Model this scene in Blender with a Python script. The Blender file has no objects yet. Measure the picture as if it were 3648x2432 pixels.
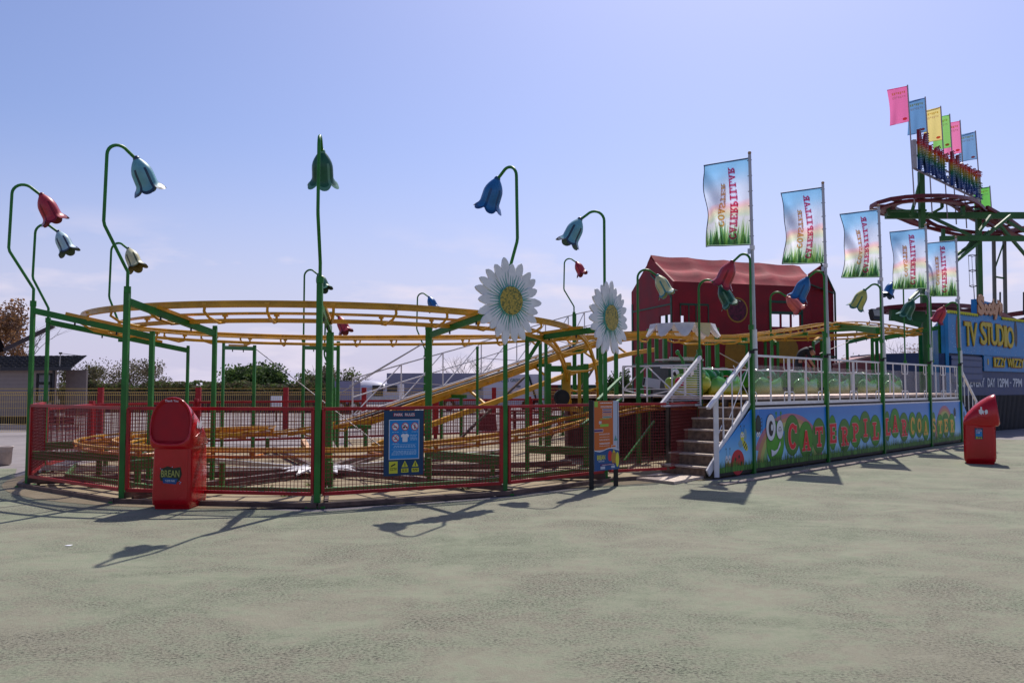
import bpy, math, random
from mathutils import Vector, Matrix
from math import sin, cos, pi, radians as R, sqrt, atan2
random.seed(7)
sc = bpy.context.scene
COL = sc.collection
# ------------------------------------------------------------------ camera maths
FPX, HOR, EYE = 3000.0, 1380.0, 1.6
TH = math.atan((HOR-1216)/FPX)
def ray(x, y):
    u, v = (x-1824)/FPX, (1216-y)/FPX
    return Vector((u, cos(TH)-v*sin(TH), sin(TH)+v*cos(TH)))
def G(x, y, z=0.0):
    d = ray(x, y); return Vector((0, 0, EYE)) + d*((z-EYE)/d.z)
def A(x, y, Y):
    d = ray(x, y); return Vector((0, 0, EYE)) + d*(Y/d.y)
def hit(x, y, o, n):
    d = ray(x, y); c = Vector((0, 0, EYE)); return c + d*((Vector(o)-c).dot(n)/d.dot(n))
def V(*a): return Vector(a)

# ------------------------------------------------------------------ materials
def lin(h):
    h = h.lstrip('#'); o = []
    for i in (0, 2, 4):
        c = int(h[i:i+2], 16)/255; o.append(c/12.92 if c < .04045 else ((c+.055)/1.055)**2.4)
    return (*o, 1)
MATS = {}
def mat(name, col, rough=.5, metal=0, var=.12, scale=6, bump=0, bscale=60, coat=0, trans=0, spec=.32, alpha=1):
    if name in MATS: return MATS[name]
    m = bpy.data.materials.new(name); m.use_nodes = True; nt = m.node_tree; N = nt.nodes; L = nt.links
    b = N['Principled BSDF']; c = lin(col) if isinstance(col, str) else (*col, 1)
    b.inputs['Roughness'].default_value = rough; b.inputs['Metallic'].default_value = metal
    b.inputs['Coat Weight'].default_value = coat; b.inputs['Specular IOR Level'].default_value = spec
    if alpha < 1: b.inputs['Alpha'].default_value = alpha
    tc = N.new('ShaderNodeTexCoord')
    if var:
        n = N.new('ShaderNodeTexNoise'); n.inputs['Scale'].default_value = scale; n.inputs['Detail'].default_value = 6
        L.new(tc.outputs['Object'], n.inputs['Vector'])
        r = N.new('ShaderNodeValToRGB')
        r.color_ramp.elements[0].position = .3; r.color_ramp.elements[1].position = .72
        r.color_ramp.elements[0].color = (c[0]*(1-var*1.6), c[1]*(1-var*1.6), c[2]*(1-var*1.5), 1)
        r.color_ramp.elements[1].color = (min(1, c[0]*(1+var)), min(1, c[1]*(1+var)), min(1, c[2]*(1+var)), 1)
        L.new(n.outputs['Fac'], r.inputs['Fac']); L.new(r.outputs['Color'], b.inputs['Base Color'])
        mr = N.new('ShaderNodeMapRange'); mr.inputs['To Min'].default_value = max(0, rough-.1); mr.inputs['To Max'].default_value = min(1, rough+.12)
        L.new(n.outputs['Fac'], mr.inputs['Value']); L.new(mr.outputs['Result'], b.inputs['Roughness'])
    else: b.inputs['Base Color'].default_value = c
    if bump:
        n2 = N.new('ShaderNodeTexNoise'); n2.inputs['Scale'].default_value = bscale; n2.inputs['Detail'].default_value = 4
        L.new(tc.outputs['Object'], n2.inputs['Vector']); bp = N.new('ShaderNodeBump'); bp.inputs['Strength'].default_value = bump
        bp.inputs['Distance'].default_value = .02
        L.new(n2.outputs['Fac'], bp.inputs['Height']); L.new(bp.outputs['Normal'], b.inputs['Normal'])
    if trans:
        t = N.new('ShaderNodeBsdfTranslucent'); mx = N.new('ShaderNodeMixShader'); mx.inputs[0].default_value = trans
        if var: L.new(r.outputs['Color'], t.inputs['Color'])
        else: t.inputs['Color'].default_value = c
        L.new(b.outputs[0], mx.inputs[1]); L.new(t.outputs[0], mx.inputs[2]); L.new(mx.outputs[0], N['Material Output'].inputs[0])
    MATS[name] = m; return m
def ramp_mat(name, stops, coord='Object', axis='Z', lo=0, hi=1, rough=.5, trans=0, noise=0, nscale=3):
    """printed artwork whose colour runs along one axis"""
    if name in MATS: return MATS[name]
    m = bpy.data.materials.new(name); m.use_nodes = True; nt = m.node_tree; N = nt.nodes; L = nt.links
    b = N['Principled BSDF']; b.inputs['Roughness'].default_value = rough; b.inputs['Specular IOR Level'].default_value = .3 if rough > .2 else .5
    tc = N.new('ShaderNodeTexCoord'); sp = N.new('ShaderNodeSeparateXYZ'); L.new(tc.outputs[coord], sp.inputs[0])
    mr = N.new('ShaderNodeMapRange'); mr.inputs['From Min'].default_value = lo; mr.inputs['From Max'].default_value = hi
    L.new(sp.outputs[axis], mr.inputs['Value'])
    src = mr.outputs['Result']
    if noise:
        n = N.new('ShaderNodeTexNoise'); n.inputs['Scale'].default_value = nscale; n.inputs['Detail'].default_value = 5; L.new(tc.outputs[coord], n.inputs['Vector'])
        ma = N.new('ShaderNodeMath'); ma.operation = 'MULTIPLY_ADD'; ma.inputs[1].default_value = noise
        L.new(n.outputs['Fac'], ma.inputs[0]); L.new(src, ma.inputs[2]); src = ma.outputs[0]
    r = N.new('ShaderNodeValToRGB'); e = r.color_ramp.elements
    while len(e) < len(stops): e.new(.5)
    for k, (p, c) in enumerate(stops): e[k].position = p; e[k].color = lin(c)
    L.new(src, r.inputs['Fac']); L.new(r.outputs['Color'], b.inputs['Base Color'])
    if trans:
        t = N.new('ShaderNodeBsdfTranslucent'); mx = N.new('ShaderNodeMixShader'); mx.inputs[0].default_value = trans
        L.new(r.outputs['Color'], t.inputs['Color']); L.new(b.outputs[0], mx.inputs[1]); L.new(t.outputs[0], mx.inputs[2]); L.new(mx.outputs[0], N['Material Output'].inputs[0])
    MATS[name] = m; return m

GREEN = mat('green_paint', (.020, .165, .022), .42, var=.18, scale=4, bump=.05)
DGREEN = mat('old_green_paint', (.05, .14, .025), .5, var=.2, scale=1.5)
YEL = mat('track_yellow_paint', (.62, .31, .022), .33, var=.2, scale=3, bump=.05, bscale=20)
ORG = mat('track_orange_paint', (.55, .19, .015), .3, var=.25, scale=3)
RED = mat('red_paint', (.36, .008, .012), .4, var=.18, scale=5)
WIRE = mat('red_wire', (.17, .012, .014), .5, var=0)
YWIRE = mat('yellow_wire', (.62, .42, .10), .5, var=0)
WHITE = mat('white_paint', (.72, .70, .70), .4, var=.08, scale=5)
STEEL = mat('galvanised_steel', (.45, .43, .40), .38, .8, var=.2, scale=10)
PLATE = mat('tread_plate', (.50, .41, .34), .42, .15, var=.2, scale=14, bump=.5, bscale=45)
RUST = mat('rusty_brown_steel', (.12, .075, .06), .6, var=.35, scale=6, bump=.2)
BLACK = mat('black_paint', (.012, .012, .012), .45, var=.2)
DARK = mat('dark_rubber', (.02, .02, .022), .7, var=.2)
BINRED = mat('red_plastic', (.47, .002, .009), .24, var=.08, scale=3, coat=.3)
BINSHADE = mat('red_plastic_shade', (.34, .002, .007), .5, var=.08)  # darker bin red, shade of the hood mouth put into the colour

# ------------------------------------------------------------------ mesh builder
class MB:
    def __init__(s): s.v = []; s.f = []; s.mi = []; s.sm = []; s.mats = []; s.uv = None
    def add(s, vs, fs, m, smooth=False):
        if m not in s.mats: s.mats.append(m)
        k = s.mats.index(m); o = len(s.v); s.v += [Vector(a) for a in vs]
        for f in fs: s.f.append([o+i for i in f]); s.mi.append(k); s.sm.append(smooth)
        return s
    def box(s, c, size, m, M=None):
        x, y, z = [a/2 for a in size]; P = [V(i*x, j*y, k*z) for i in (-1, 1) for j in (-1, 1) for k in (-1, 1)]
        P = [(M @ p if M else p)+Vector(c) for p in P]
        return s.add(P, [(0, 1, 3, 2), (4, 6, 7, 5), (0, 4, 5, 1), (2, 3, 7, 6), (0, 2, 6, 4), (1, 5, 7, 3)], m)
    def bar(s, a, b, w, h, m, up=(0, 0, 1)):
        a, b = Vector(a), Vector(b); d = (b-a).normalized(); up = Vector(up)
        if abs(d.dot(up)) > .98: up = V(0, 1, 0)
        l = d.cross(up).normalized(); u = l.cross(d).normalized()
        P = [p+l*i*w/2+u*j*h/2 for p in (a, b) for i, j in ((-1, -1), (1, -1), (1, 1), (-1, 1))]
        return s.add(P, [(0, 3, 2, 1), (4, 5, 6, 7), (0, 1, 5, 4), (1, 2, 6, 5), (2, 3, 7, 6), (3, 0, 4, 7)], m)
    def tube(s, pts, r, m, n=8, cap=True):
        pts = [Vector(p) for p in pts]; rs = r if isinstance(r, (list, tuple)) else [r]*len(pts)
        vs = []; u = None
        for i, p in enumerate(pts):
            d = (pts[min(i+1, len(pts)-1)]-pts[max(i-1, 0)]).normalized()
            if u is None: u = d.orthogonal().normalized()
            u = (u-d*u.dot(d)).normalized(); w = d.cross(u)
            for k in range(n): t = 2*pi*k/n; vs.append(p+(u*cos(t)+w*sin(t))*rs[i])
        fs = [(i*n+k, i*n+(k+1) % n, (i+1)*n+(k+1) % n, (i+1)*n+k) for i in range(len(pts)-1) for k in range(n)]
        s.add(vs, fs, m, True)
        if cap: s.add(vs[:n], [tuple(range(n-1, -1, -1))], m); s.add(vs[-n:], [tuple(range(n))], m)
        return s
    def lathe(s, prof, m, M, n=20, sx=1, sy=1):
        vs = [M @ V(r*cos(2*pi*k/n)*sx, r*sin(2*pi*k/n)*sy, z) for r, z in prof for k in range(n)]
        fs = [(i*n+k, i*n+(k+1) % n, (i+1)*n+(k+1) % n, (i+1)*n+k) for i in range(len(prof)-1) for k in range(n)]
        return s.add(vs, fs, m, True)
    def ball(s, c, r, m, n=12, M=None):
        rr = r if isinstance(r, (list, tuple)) else (r, r, r); q = n//2+1
        vs = []
        for i in range(q+1):
            a = -pi/2+pi*i/q
            for k in range(n):
                p = V(cos(a)*cos(2*pi*k/n)*rr[0], cos(a)*sin(2*pi*k/n)*rr[1], sin(a)*rr[2]); vs.append((M @ p if M else p)+Vector(c))
        return s.add(vs, [(i*n+k, i*n+(k+1) % n, (i+1)*n+(k+1) % n, (i+1)*n+k) for i in range(q) for k in range(n)], m, True)
    def loft(s, rings, m, smooth=True, cap=True):
        n = len(rings[0]); vs = [p for r in rings for p in r]
        s.add(vs, [(i*n+k, i*n+(k+1) % n, (i+1)*n+(k+1) % n, (i+1)*n+k) for i in range(len(rings)-1) for k in range(n)], m, smooth)
        if cap: s.add(rings[0], [tuple(range(n-1, -1, -1))], m); s.add(rings[-1], [tuple(range(n))], m)
        return s
    def poly(s, F, pts, m, dz=0):
        return s.add([F(x, y, dz) for x, y in pts], [tuple(range(len(pts)))], m)
    def ell(s, F, cx, cy, rx, ry, m, dz=0, n=28, a0=0, a1=2*pi):
        return s.poly(F, [(cx+rx*cos(a0+(a1-a0)*k/n), cy+ry*sin(a0+(a1-a0)*k/n)) for k in range(n+(0 if a1-a0 > 6.2 else 1))], m, dz)
    def arc(s, F, cx, cy, rx, ry, t, a0, a1, m, dz=0, n=20, ty=None):
        ty = t if ty is None else ty; P = []
        for k in range(n+1):
            a = a0+(a1-a0)*k/n; P += [F(cx+rx*cos(a), cy+ry*sin(a), dz), F(cx+(rx-t)*cos(a), cy+(ry-ty)*sin(a), dz)]
        return s.add(P, [(2*k, 2*k+2, 2*k+3, 2*k+1) for k in range(n)], m)
    def slab(s, F, pts, t, m, dz=0):
        n = len(pts); s.add([F(x, y, dz) for x, y in pts]+[F(x, y, dz+t) for x, y in pts],
            [tuple(range(n-1, -1, -1)), tuple(range(n, 2*n))]+[(k, (k+1) % n, n+(k+1) % n, n+k) for k in range(n)], m); return s
    def text(s, F, txt, x0, y0, x1, y1, m, dz=0, off=.0, ext=0, flip=False):
        vs, fs = glyphs(txt, off); X = [v[0] for v in vs]; Y = [v[1] for v in vs]
        a, b, c, d = min(X), max(X), min(Y), max(Y)
        P = [(x0+(v[0]-a)/(b-a)*(x1-x0), y0+(v[1]-c)/(d-c)*(y1-y0)) for v in vs]
        s.add([F(x, y, dz) for x, y in P], fs, m)
        if ext:
            n = len(P); s.add([F(x, y, dz-ext) for x, y in P], fs, m)
            ed = {}
            for f in fs:
                for i in range(len(f)):
                    e = (f[i], f[(i+1) % len(f)]); k = tuple(sorted(e)); ed[k] = ed.get(k, 0)+1
            Q = [F(x, y, dz) for x, y in P]+[F(x, y, dz-ext) for x, y in P]
            s.add(Q, [(a2, b2, b2+n, a2+n) for (a2, b2), c2 in ed.items() if c2 == 1], m)
        return P
    def build(s, name, parent=None, **kw):
        o0 = parent_world(parent)
        me = bpy.data.meshes.new(name); me.from_pydata([v-o0 for v in s.v], [], s.f)
        for m in s.mats: me.materials.append(m)
        me.polygons.foreach_set('material_index', s.mi); me.polygons.foreach_set('use_smooth', s.sm)
        if s.uv:
            ul = me.uv_layers.new(name='UVMap')
            for l in me.loops: ul.data[l.index].uv = s.uv[l.vertex_index] if l.vertex_index < len(s.uv) else (0, 0)
        me.update()
        o = bpy.data.objects.new(name, me); COL.objects.link(o)
        if parent: o.parent = parent
        if 'label' in kw: o['label'] = kw['label']
        if 'category' in kw: o['category'] = kw['category']
        if 'group' in kw: o['group'] = kw['group']
        if 'kind' in kw: o['kind'] = kw['kind']
        if 'origin' in kw and not parent:
            g = Vector(kw['origin']); me.transform(Matrix.Translation(-g)); o.location = g
        return o
def parent_world(o):
    p = V(0, 0, 0)
    while o: p = p+o.location; o = o.parent
    return p
GC = {}
def glyphs(txt, off=0.0):
    k = (txt, off)
    if k not in GC:
        c = bpy.data.curves.new('t', 'FONT'); c.body = txt; c.size = 1; c.offset = off; c.resolution_u = 3
        o = bpy.data.objects.new('t', c); COL.objects.link(o); dg = bpy.context.evaluated_depsgraph_get()
        me = o.evaluated_get(dg).to_mesh(); GC[k] = ([tuple(v.co)[:2] for v in me.vertices], [tuple(p.vertices) for p in me.polygons])
        o.evaluated_get(dg).to_mesh_clear(); bpy.data.objects.remove(o); bpy.data.curves.remove(c)
    return GC[k]
def thing(name, loc, label, cat, group=None):
    o = bpy.data.objects.new(name, None); COL.objects.link(o); o.location = loc; o.empty_display_size = .2
    o['label'] = label; o['category'] = cat
    if group: o['group'] = group
    return o
def frame(o, ux, uy, un):
    o, ux, uy, un = map(Vector, (o, ux, uy, un)); return lambda x, y, z=0: o+ux*x+uy*y+un*z
def crom(P, k=8):
    out = []
    for i in range(len(P)-1):
        a = P[max(i-1, 0)]; b = P[i]; c = P[i+1]; d = P[min(i+2, len(P)-1)]
        for j in range(k):
            t = j/k; out.append(.5*((2*b)+(c-a)*t+(2*a-5*b+4*c-d)*t*t+(3*b-a-3*c+d)*t**3))
    out.append(P[-1].copy()); return out

# ------------------------------------------------------------------ world, sun, camera
SUNV = Vector((.31*.595, .95*.595, .803)).normalized()
w = bpy.data.worlds.new('World'); sc.world = w; w.use_nodes = True; nt = w.node_tree; N = nt.nodes; L = nt.links
bg = N['Background']; sky = N.new('ShaderNodeTexSky'); sky.sky_type = 'NISHITA'; sky.sun_disc = False
sky.sun_elevation = math.asin(SUNV.z); sky.sun_rotation = atan2(SUNV.x, SUNV.y); sky.air_density = 1.0; sky.dust_density = 1.6; sky.ozone_density = 2.5
mx = N.new('ShaderNodeMix'); mx.data_type = 'RGBA'; mx.blend_type = 'MULTIPLY'; mx.inputs[0].default_value = 1
mx.inputs[7].default_value = (1.0, .985, 1.23, 1); L.new(sky.outputs[0], mx.inputs[6])
tc = N.new('ShaderNodeTexCoord'); mp = N.new('ShaderNodeMapping'); mp.inputs['Scale'].default_value = (4.6, 4.6, 17); L.new(tc.outputs['Generated'], mp.inputs[0])
no = N.new('ShaderNodeTexNoise'); no.inputs['Scale'].default_value = 1.35; no.inputs['Detail'].default_value = 8; no.inputs['Roughness'].default_value = .52; L.new(mp.outputs[0], no.inputs['Vector'])
cr = N.new('ShaderNodeMapRange'); cr.inputs['From Min'].default_value = .52; cr.inputs['From Max'].default_value = .70; L.new(no.outputs['Fac'], cr.inputs['Value'])
sp = N.new('ShaderNodeSeparateXYZ'); L.new(tc.outputs['Generated'], sp.inputs[0])
b1 = N.new('ShaderNodeMapRange'); b1.interpolation_type = 'SMOOTHSTEP'; b1.inputs['From Min'].default_value = .20; b1.inputs['From Max'].default_value = .12; L.new(sp.outputs['Z'], b1.inputs['Value'])
mm = N.new('ShaderNodeMath'); mm.operation = 'MULTIPLY'; L.new(cr.outputs[0], mm.inputs[0]); L.new(b1.outputs[0], mm.inputs[1])
m3 = N.new('ShaderNodeMath'); m3.operation = 'MULTIPLY'; L.new(mm.outputs[0], m3.inputs[0]); m3.inputs[1].default_value = .8
m2 = N.new('ShaderNodeMix'); m2.data_type = 'RGBA'; L.new(m3.outputs[0], m2.inputs[0]); L.new(mx.outputs[2], m2.inputs[6]); m2.inputs[7].default_value = (8.4, 7.6, 8.6, 1)
hz = N.new('ShaderNodeMapRange'); hz.interpolation_type = 'SMOOTHSTEP'; hz.inputs['From Min'].default_value = .30; hz.inputs['From Max'].default_value = -.04; hz.inputs['To Max'].default_value = .92; L.new(sp.outputs['Z'], hz.inputs['Value'])
m4 = N.new('ShaderNodeMix'); m4.data_type = 'RGBA'; L.new(hz.outputs[0], m4.inputs[0]); L.new(mx.outputs[2], m4.inputs[6]); m4.inputs[7].default_value = (6.15, 5.95, 8.0, 1); L.new(m4.outputs[2], m2.inputs[6])
L.new(m2.outputs[2], bg.inputs[0]); bg.inputs[1].default_value = .096
sl = bpy.data.lights.new('sun', 'SUN'); sl.energy = 4.5; sl.angle = R(.53); sl.color = (1, .94, .86)
so = bpy.data.objects.new('sun', sl); COL.objects.link(so); so.rotation_euler = (-SUNV).to_track_quat('-Z', 'Y').to_euler(); so.location = (0, 0, 30)
cam = bpy.data.cameras.new('camera'); cam.sensor_width = 36; cam.lens = FPX/3648*36; cam.clip_start = .1; cam.clip_end = 3000
co = bpy.data.objects.new('camera', cam); COL.objects.link(co); co.location = (0, 0, EYE); co.rotation_euler = (pi/2+TH, 0, 0); sc.camera = co
sc.view_settings.view_transform = 'Standard'; sc.view_settings.look = 'None'; sc.view_settings.exposure = .14; sc.view_settings.gamma = 1
sc.render.resolution_x = 1024; sc.render.resolution_y = 682
sc.cycles.max_bounces = 8; sc.cycles.transparent_max_bounces = 12

# ------------------------------------------------------------------ layout frames
OP = G(2550, 1703); EP = G(3441, 1570); DD = (EP-OP).normalized(); NN = V(-DD.y, DD.x, 0)
def PN(s, n, z=0.0): return OP+DD*s+NN*n+V(0, 0, z)
def s_at(x, n=0):
    lo, hi = -6, 30
    for _ in range(50):
        m = (lo+hi)/2; p = PN(m, n); lo, hi = (m, hi) if 1824+FPX*p.x/p.y < x else (lo, m)
    return lo
def zy(p, y):      # height at plan position p that shows at image row y
    return EYE+(HOR-y)*p.y/FPX
C0 = V(-3.8, 16.5, 0); RT = 3.85
def CP(a, r=RT, z=0.0): return C0+V(cos(R(a))*r, sin(R(a))*r, z)
P0, P1, P2, P3, P4, P5 = [G(*q) for q in ((155, 1684), (98, 1732), (435, 1788), (1130, 1805), (1800, 1760), (2158, 1714))]

# ================================================================== SETTING
def ground_mat(name, stops, scale, speck=None, rough=.9, bump=.3, stretch=(1, 1, 1), big=.5):
    m = bpy.data.materials.new(name); m.use_nodes = True; nt = m.node_tree; N = nt.nodes; L = nt.links; b = N['Principled BSDF']
    b.inputs['Roughness'].default_value = rough; b.inputs['Specular IOR Level'].default_value = .25
    tc = N.new('ShaderNodeTexCoord'); mp = N.new('ShaderNodeMapping'); mp.inputs['Scale'].default_value = stretch; L.new(tc.outputs['Object'], mp.inputs[0])
    def noise(s, d=8, r=.6, dist=0):
        n = N.new('ShaderNodeTexNoise'); n.inputs['Scale'].default_value = s; n.inputs['Detail'].default_value = d; n.inputs['Roughness'].default_value = r; n.inputs['Distortion'].default_value = dist
        L.new(mp.outputs[0], n.inputs['Vector']); return n.outputs['Fac']
    a, c = noise(big, 5, .55, .4), noise(scale, 10, .72)
    mxx = N.new('ShaderNodeMath'); mxx.operation = 'MULTIPLY_ADD'; mxx.inputs[1].default_value = .55; L.new(c, mxx.inputs[0])
    h = N.new('ShaderNodeMath'); h.operation = 'MULTIPLY'; h.inputs[1].default_value = .45; L.new(a, h.inputs[0]); L.new(h.outputs[0], mxx.inputs[2])
    r = N.new('ShaderNodeValToRGB'); e = r.color_ramp.elements
    while len(e) < len(stops): e.new(.5)
    for k, (p, q) in enumerate(stops): e[k].position = p; e[k].color = (*q, 1)
    L.new(mxx.outputs[0], r.inputs['Fac']); out = r.outputs['Color']
    if speck:
        # worn chippings: dark flecks gathered in patches
        f, patch = noise(speck[0], 8, .78, .3), noise(.9, 6, .65, .6)
        s1 = N.new('ShaderNodeMapRange'); s1.inputs['From Min'].default_value = speck[1]; s1.inputs['From Max'].default_value = speck[1]-.12; s1.inputs['To Min'].default_value = 0; s1.inputs['To Max'].default_value = 1
        L.new(f, s1.inputs['Value'])
        s2 = N.new('ShaderNodeMapRange'); s2.inputs['From Min'].default_value = .36; s2.inputs['From Max'].default_value = .62; L.new(patch, s2.inputs['Value'])
        s3 = N.new('ShaderNodeMath'); s3.operation = 'MULTIPLY'; L.new(s1.outputs[0], s3.inputs[0]); L.new(s2.outputs[0], s3.inputs[1])
        x = N.new('ShaderNodeMix'); x.data_type = 'RGBA'; L.new(s3.outputs[0], x.inputs[0]); L.new(out, x.inputs[6]); x.inputs[7].default_value = (*speck[2], 1); out = x.outputs[2]
    L.new(out, b.inputs['Base Color'])
    n3 = noise(scale*9, 6, .7); bp = N.new('ShaderNodeBump'); bp.inputs['Strength'].default_value = bump; bp.inputs['Distance'].default_value = .012
    L.new(n3, bp.inputs['Height']); L.new(bp.outputs[0], b.inputs['Normal']); return m
M_TAR = ground_mat('site_tarmac', [(.3, (.16, .14, .14)), (.55, (.24, .215, .215)), (.75, (.30, .27, .26))], 2)
M_PAVE = ground_mat('worn_green_surfacing', [(.30, (.160, .182, .120)), (.43, (.210, .230, .155)), (.49, (.242, .252, .176)), (.55, (.228, .218, .158)), (.62, (.252, .244, .178)), (.72, (.30, .284, .21))], 5.5,
                    speck=(42, .53, (.035, .034, .028)), bump=1.0, stretch=(1, 1.3, 1))
M_SAND = ground_mat('sandy_concrete', [(.3, (.17, .13, .08)), (.5, (.27, .215, .135)), (.7, (.34, .28, .19))], 2.5, speck=(30, .42, (.05, .045, .035)))
def sheet(name, pts, z, m):
    b = MB(); b.add([V(p[0], p[1], z) for p in pts], [tuple(range(len(pts)))], m); return b.build(name, kind='structure')
sheet('ground', [(-900, -30), (900, -30), (900, 1500), (-900, 1500)], -.012, M_TAR)
rim = [G(*q) for q in ((-900, 1655), (60, 1668), (40, 1735), (420, 1796), (1130, 1822), (1800, 1772), (2170, 1728), (2300, 1712), (2540, 1712))]
rim2 = [PN(16, -.1), PN(17, -4), V(60, 45, 0), V(90, 30, 0), V(90, -20, 0), V(-60, -20, 0), V(-60, 17, 0)]
sheet('pavement', rim+rim2, 0.0, M_PAVE)
sand = [CP(a, 5.25) for a in range(178, 325, 8)]+[PN(-.4, 0), PN(14, 0), PN(24, 4), PN(24, 14), PN(2, 14), CP(95, 7), CP(140, 6.5)]
sheet('ride_floor', sand, .004, M_SAND)
# kerb strip of setts in front of the platform
b = MB(); KB = mat('kerb_stone', (.27, .22, .19), .85, var=.3, scale=5, bump=.4); KD = mat('kerb_joint', (.10, .09, .08), .9)
s = -.9
while s < 14.6:
    l = .42; b.box(PN(s+l/2, -.62, .012), (l-.03, .15, .024), KB, Matrix.Rotation(atan2(DD.y, DD.x), 3, 'Z')); s += l
b.build('kerb', kind='structure')

# ================================================================== COASTER
ride = thing('roller_coaster', C0, 'yellow railed children’s roller coaster on green posts with a lift hill', 'roller coaster')
def sweep(b, P, lat, dz, w, h, m, bank=None):
    n = len(P); rings = []
    for i, p in enumerate(P):
        t = (P[min(i+1, n-1)]-P[max(i-1, 0)]).normalized(); l = t.cross(V(0, 0, 1)).normalized(); u = l.cross(t).normalized()
        if bank: l2 = l*cos(bank[i])+u*sin(bank[i]); u = u*cos(bank[i])-l*sin(bank[i]); l = l2
        c = p+l*lat+u*dz; rings.append([c-l*w/2-u*h/2, c+l*w/2-u*h/2, c+l*w/2+u*h/2, c-l*w/2+u*h/2])
    b.loft(rings, m, smooth=False)
def fr(P, i, bank=None):
    t = (P[min(i+1, len(P)-1)]-P[max(i-1, 0)]).normalized(); l = t.cross(V(0, 0, 1)).normalized(); u = l.cross(t).normalized()
    if bank: l2 = l*cos(bank[i])+u*sin(bank[i]); u = u*cos(bank[i])-l*sin(bank[i]); l = l2
    return t, l, u
def resample(P, B, step):
    d = [0]
    for i in range(1, len(P)): d.append(d[-1]+(P[i]-P[i-1]).length)
    n = max(2, int(d[-1]/step)); Q = []; C = []; j = 0
    for k in range(n+1):
        x = d[-1]*k/n
        while j < len(P)-2 and d[j+1] < x: j += 1
        f = (x-d[j])/max(1e-6, d[j+1]-d[j]); Q.append(P[j].lerp(P[j+1], f)); C.append(B[j]*(1-f)+B[j+1]*f)
    return Q, C
def track(ctrl, gauge=.60, tie=.9, mr=YEL, mb=YEL, name='track', dk=1.0):
    P = crom([V(*c[:3]) for c in ctrl], 10); Bk = crom([V(c[3] if len(c) > 3 else 0, 0, 0) for c in ctrl], 10); Bk = [q.x for q in Bk]
    P, Bk = resample(P, Bk, .22)
    b = MB()
    for sd in (-1, 1):
        sweep(b, P, sd*gauge/2, 0, .05, .032, mr, Bk)
        sweep(b, P, sd*gauge/2, -.05*dk if sd > 0 else -.115*dk, .045, .06*dk, mb, Bk)
    rails = b.build('running_rails', ride)
    k = int(tie/.22)
    for i in range(2, len(P)-1, k):
        b = MB()
        t, l, u = fr(P, i, Bk)
        q = [P[i]+l*(gauge/2)*-1+u*-.05, P[i]+l*(gauge/2)*-1+u*-.14*dk, P[i]-l*gauge*.25+u*-.19*dk**2, P[i]+l*gauge*.25+u*-.19*dk**2, P[i]+l*gauge/2+u*-.14*dk, P[i]+l*gauge/2+u*-.05]
        b.tube(q, .022, mb, 6)
        for sd in (-1, 1): b.box(P[i]+l*sd*gauge/2+u*-.03, (.07, .07, .04), mb)
        b.build('cross_tie', rails)
    return P, Bk
# upper circuit: lift top, out along the far line, round the far loop, back on the near line, round the ring, then the dive
LN = 10.2
lift = [PN(-6, 9.6, .56), PN(-4.2, LN+.02, .54), PN(-2.2, LN, .56), PN(-.4, LN, .78), PN(2, LN, 1.38), PN(4.5, LN, 1.98), PN(7, LN, 2.62), PN(9, LN, 3.12), PN(10.4, LN, 3.40), PN(12, LN, 3.6), PN(14.5, LN, 3.68), PN(17, LN, 3.74)]
LC = 17.0; loop = [(PN(LC+cos(R(a))*RT, 6.36+sin(R(a))*RT), a) for a in range(72, -90, -18)]
far = lift+[p+V(0, 0, 3.74) for p, a in loop[:6]]+[p+V(0, 0, 3.72-.03*k) for k, (p, a) in enumerate(loop[6:])]
near = [PN(s, 2.53, 0) for s in (15, 13, 11, 8.7, 5.9, 3.6)]
nz = [3.62, 3.6, 3.5, 3.22, 2.92, 2.78]
near = [V(p.x, p.y, z) for p, z in zip(near, nz)]
ring = [V(3.3, 18.1, 2.78), V(1.3, 19.25, 2.80), V(-1.1, 20.1, 2.80)]+[CP(a, RT, 2.80) for a in range(92, 318, 18)]
dive = [V(.15, 14.45, 2.74), V(.95, 15.55, 2.58), V(1.32, 16.7, 2.16), V(1.5, 17.8, 1.62), V(1.65, 19, 1.12), V(2.0, 20.3, .8), V(2.9, 21.6, .66), V(4.3, 22.9, .64)]
ctrl = [(*p, 0) for p in far[2:12]]+[(*p, .1) for p in far[12:]]+[(*p, .0) for p in near]+[(*p, -.0) for p in ring[:2]]+[(*p, .2) for p in ring[2:]]+[(*p, .14) for p in dive[:2]]+[(*p, .05) for p in dive[2:]]
UP, UB = track(ctrl)
low = [PN(s, 2.5, 0) for s in (13.5, 10, 6, 3, 1.2)]
low = [V(p.x, p.y, 1.21) for p in low]+[V(*PN(-.6, 2.5, 1.04)), V(*PN(-2.4, 2.53, .80))]+[CP(a, RT+.05, .67) for a in range(-62, -250, -18)]+[V(*p) for p in lift[1:5]]
LP, LB = track([(*p, 0) for p in low], mr=YEL, mb=ORG, dk=.65)
# inner low track seen at the left
inl = [CP(a, 3.1, .60) for a in range(222, 130, -14)]
track([(*p, 0) for p in inl], gauge=.5, mb=YEL, dk=.6)
# lift chain trough and hill spine
b = MB(); LL = [p for p in crom(lift[3:10], 8)]
sweep(b, LL, 0, -.02, .16, .06, DARK); sweep(b, LL, 0, -.2, .12, .12, YEL); b.build('lift_chain', ride)
b = MB(); sweep(b, [p+NN*-.75+V(0, 0, -.65) for p in LL], 0, 0, .1, .14, YEL)
for i in range(4, len(LL)-2, 9): b.bar(LL[i]+V(0, 0, -.2), LL[i]+NN*-.75+V(0, 0, -.65), .06, .06, YEL)
b.build('lift_spine', ride)
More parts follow.
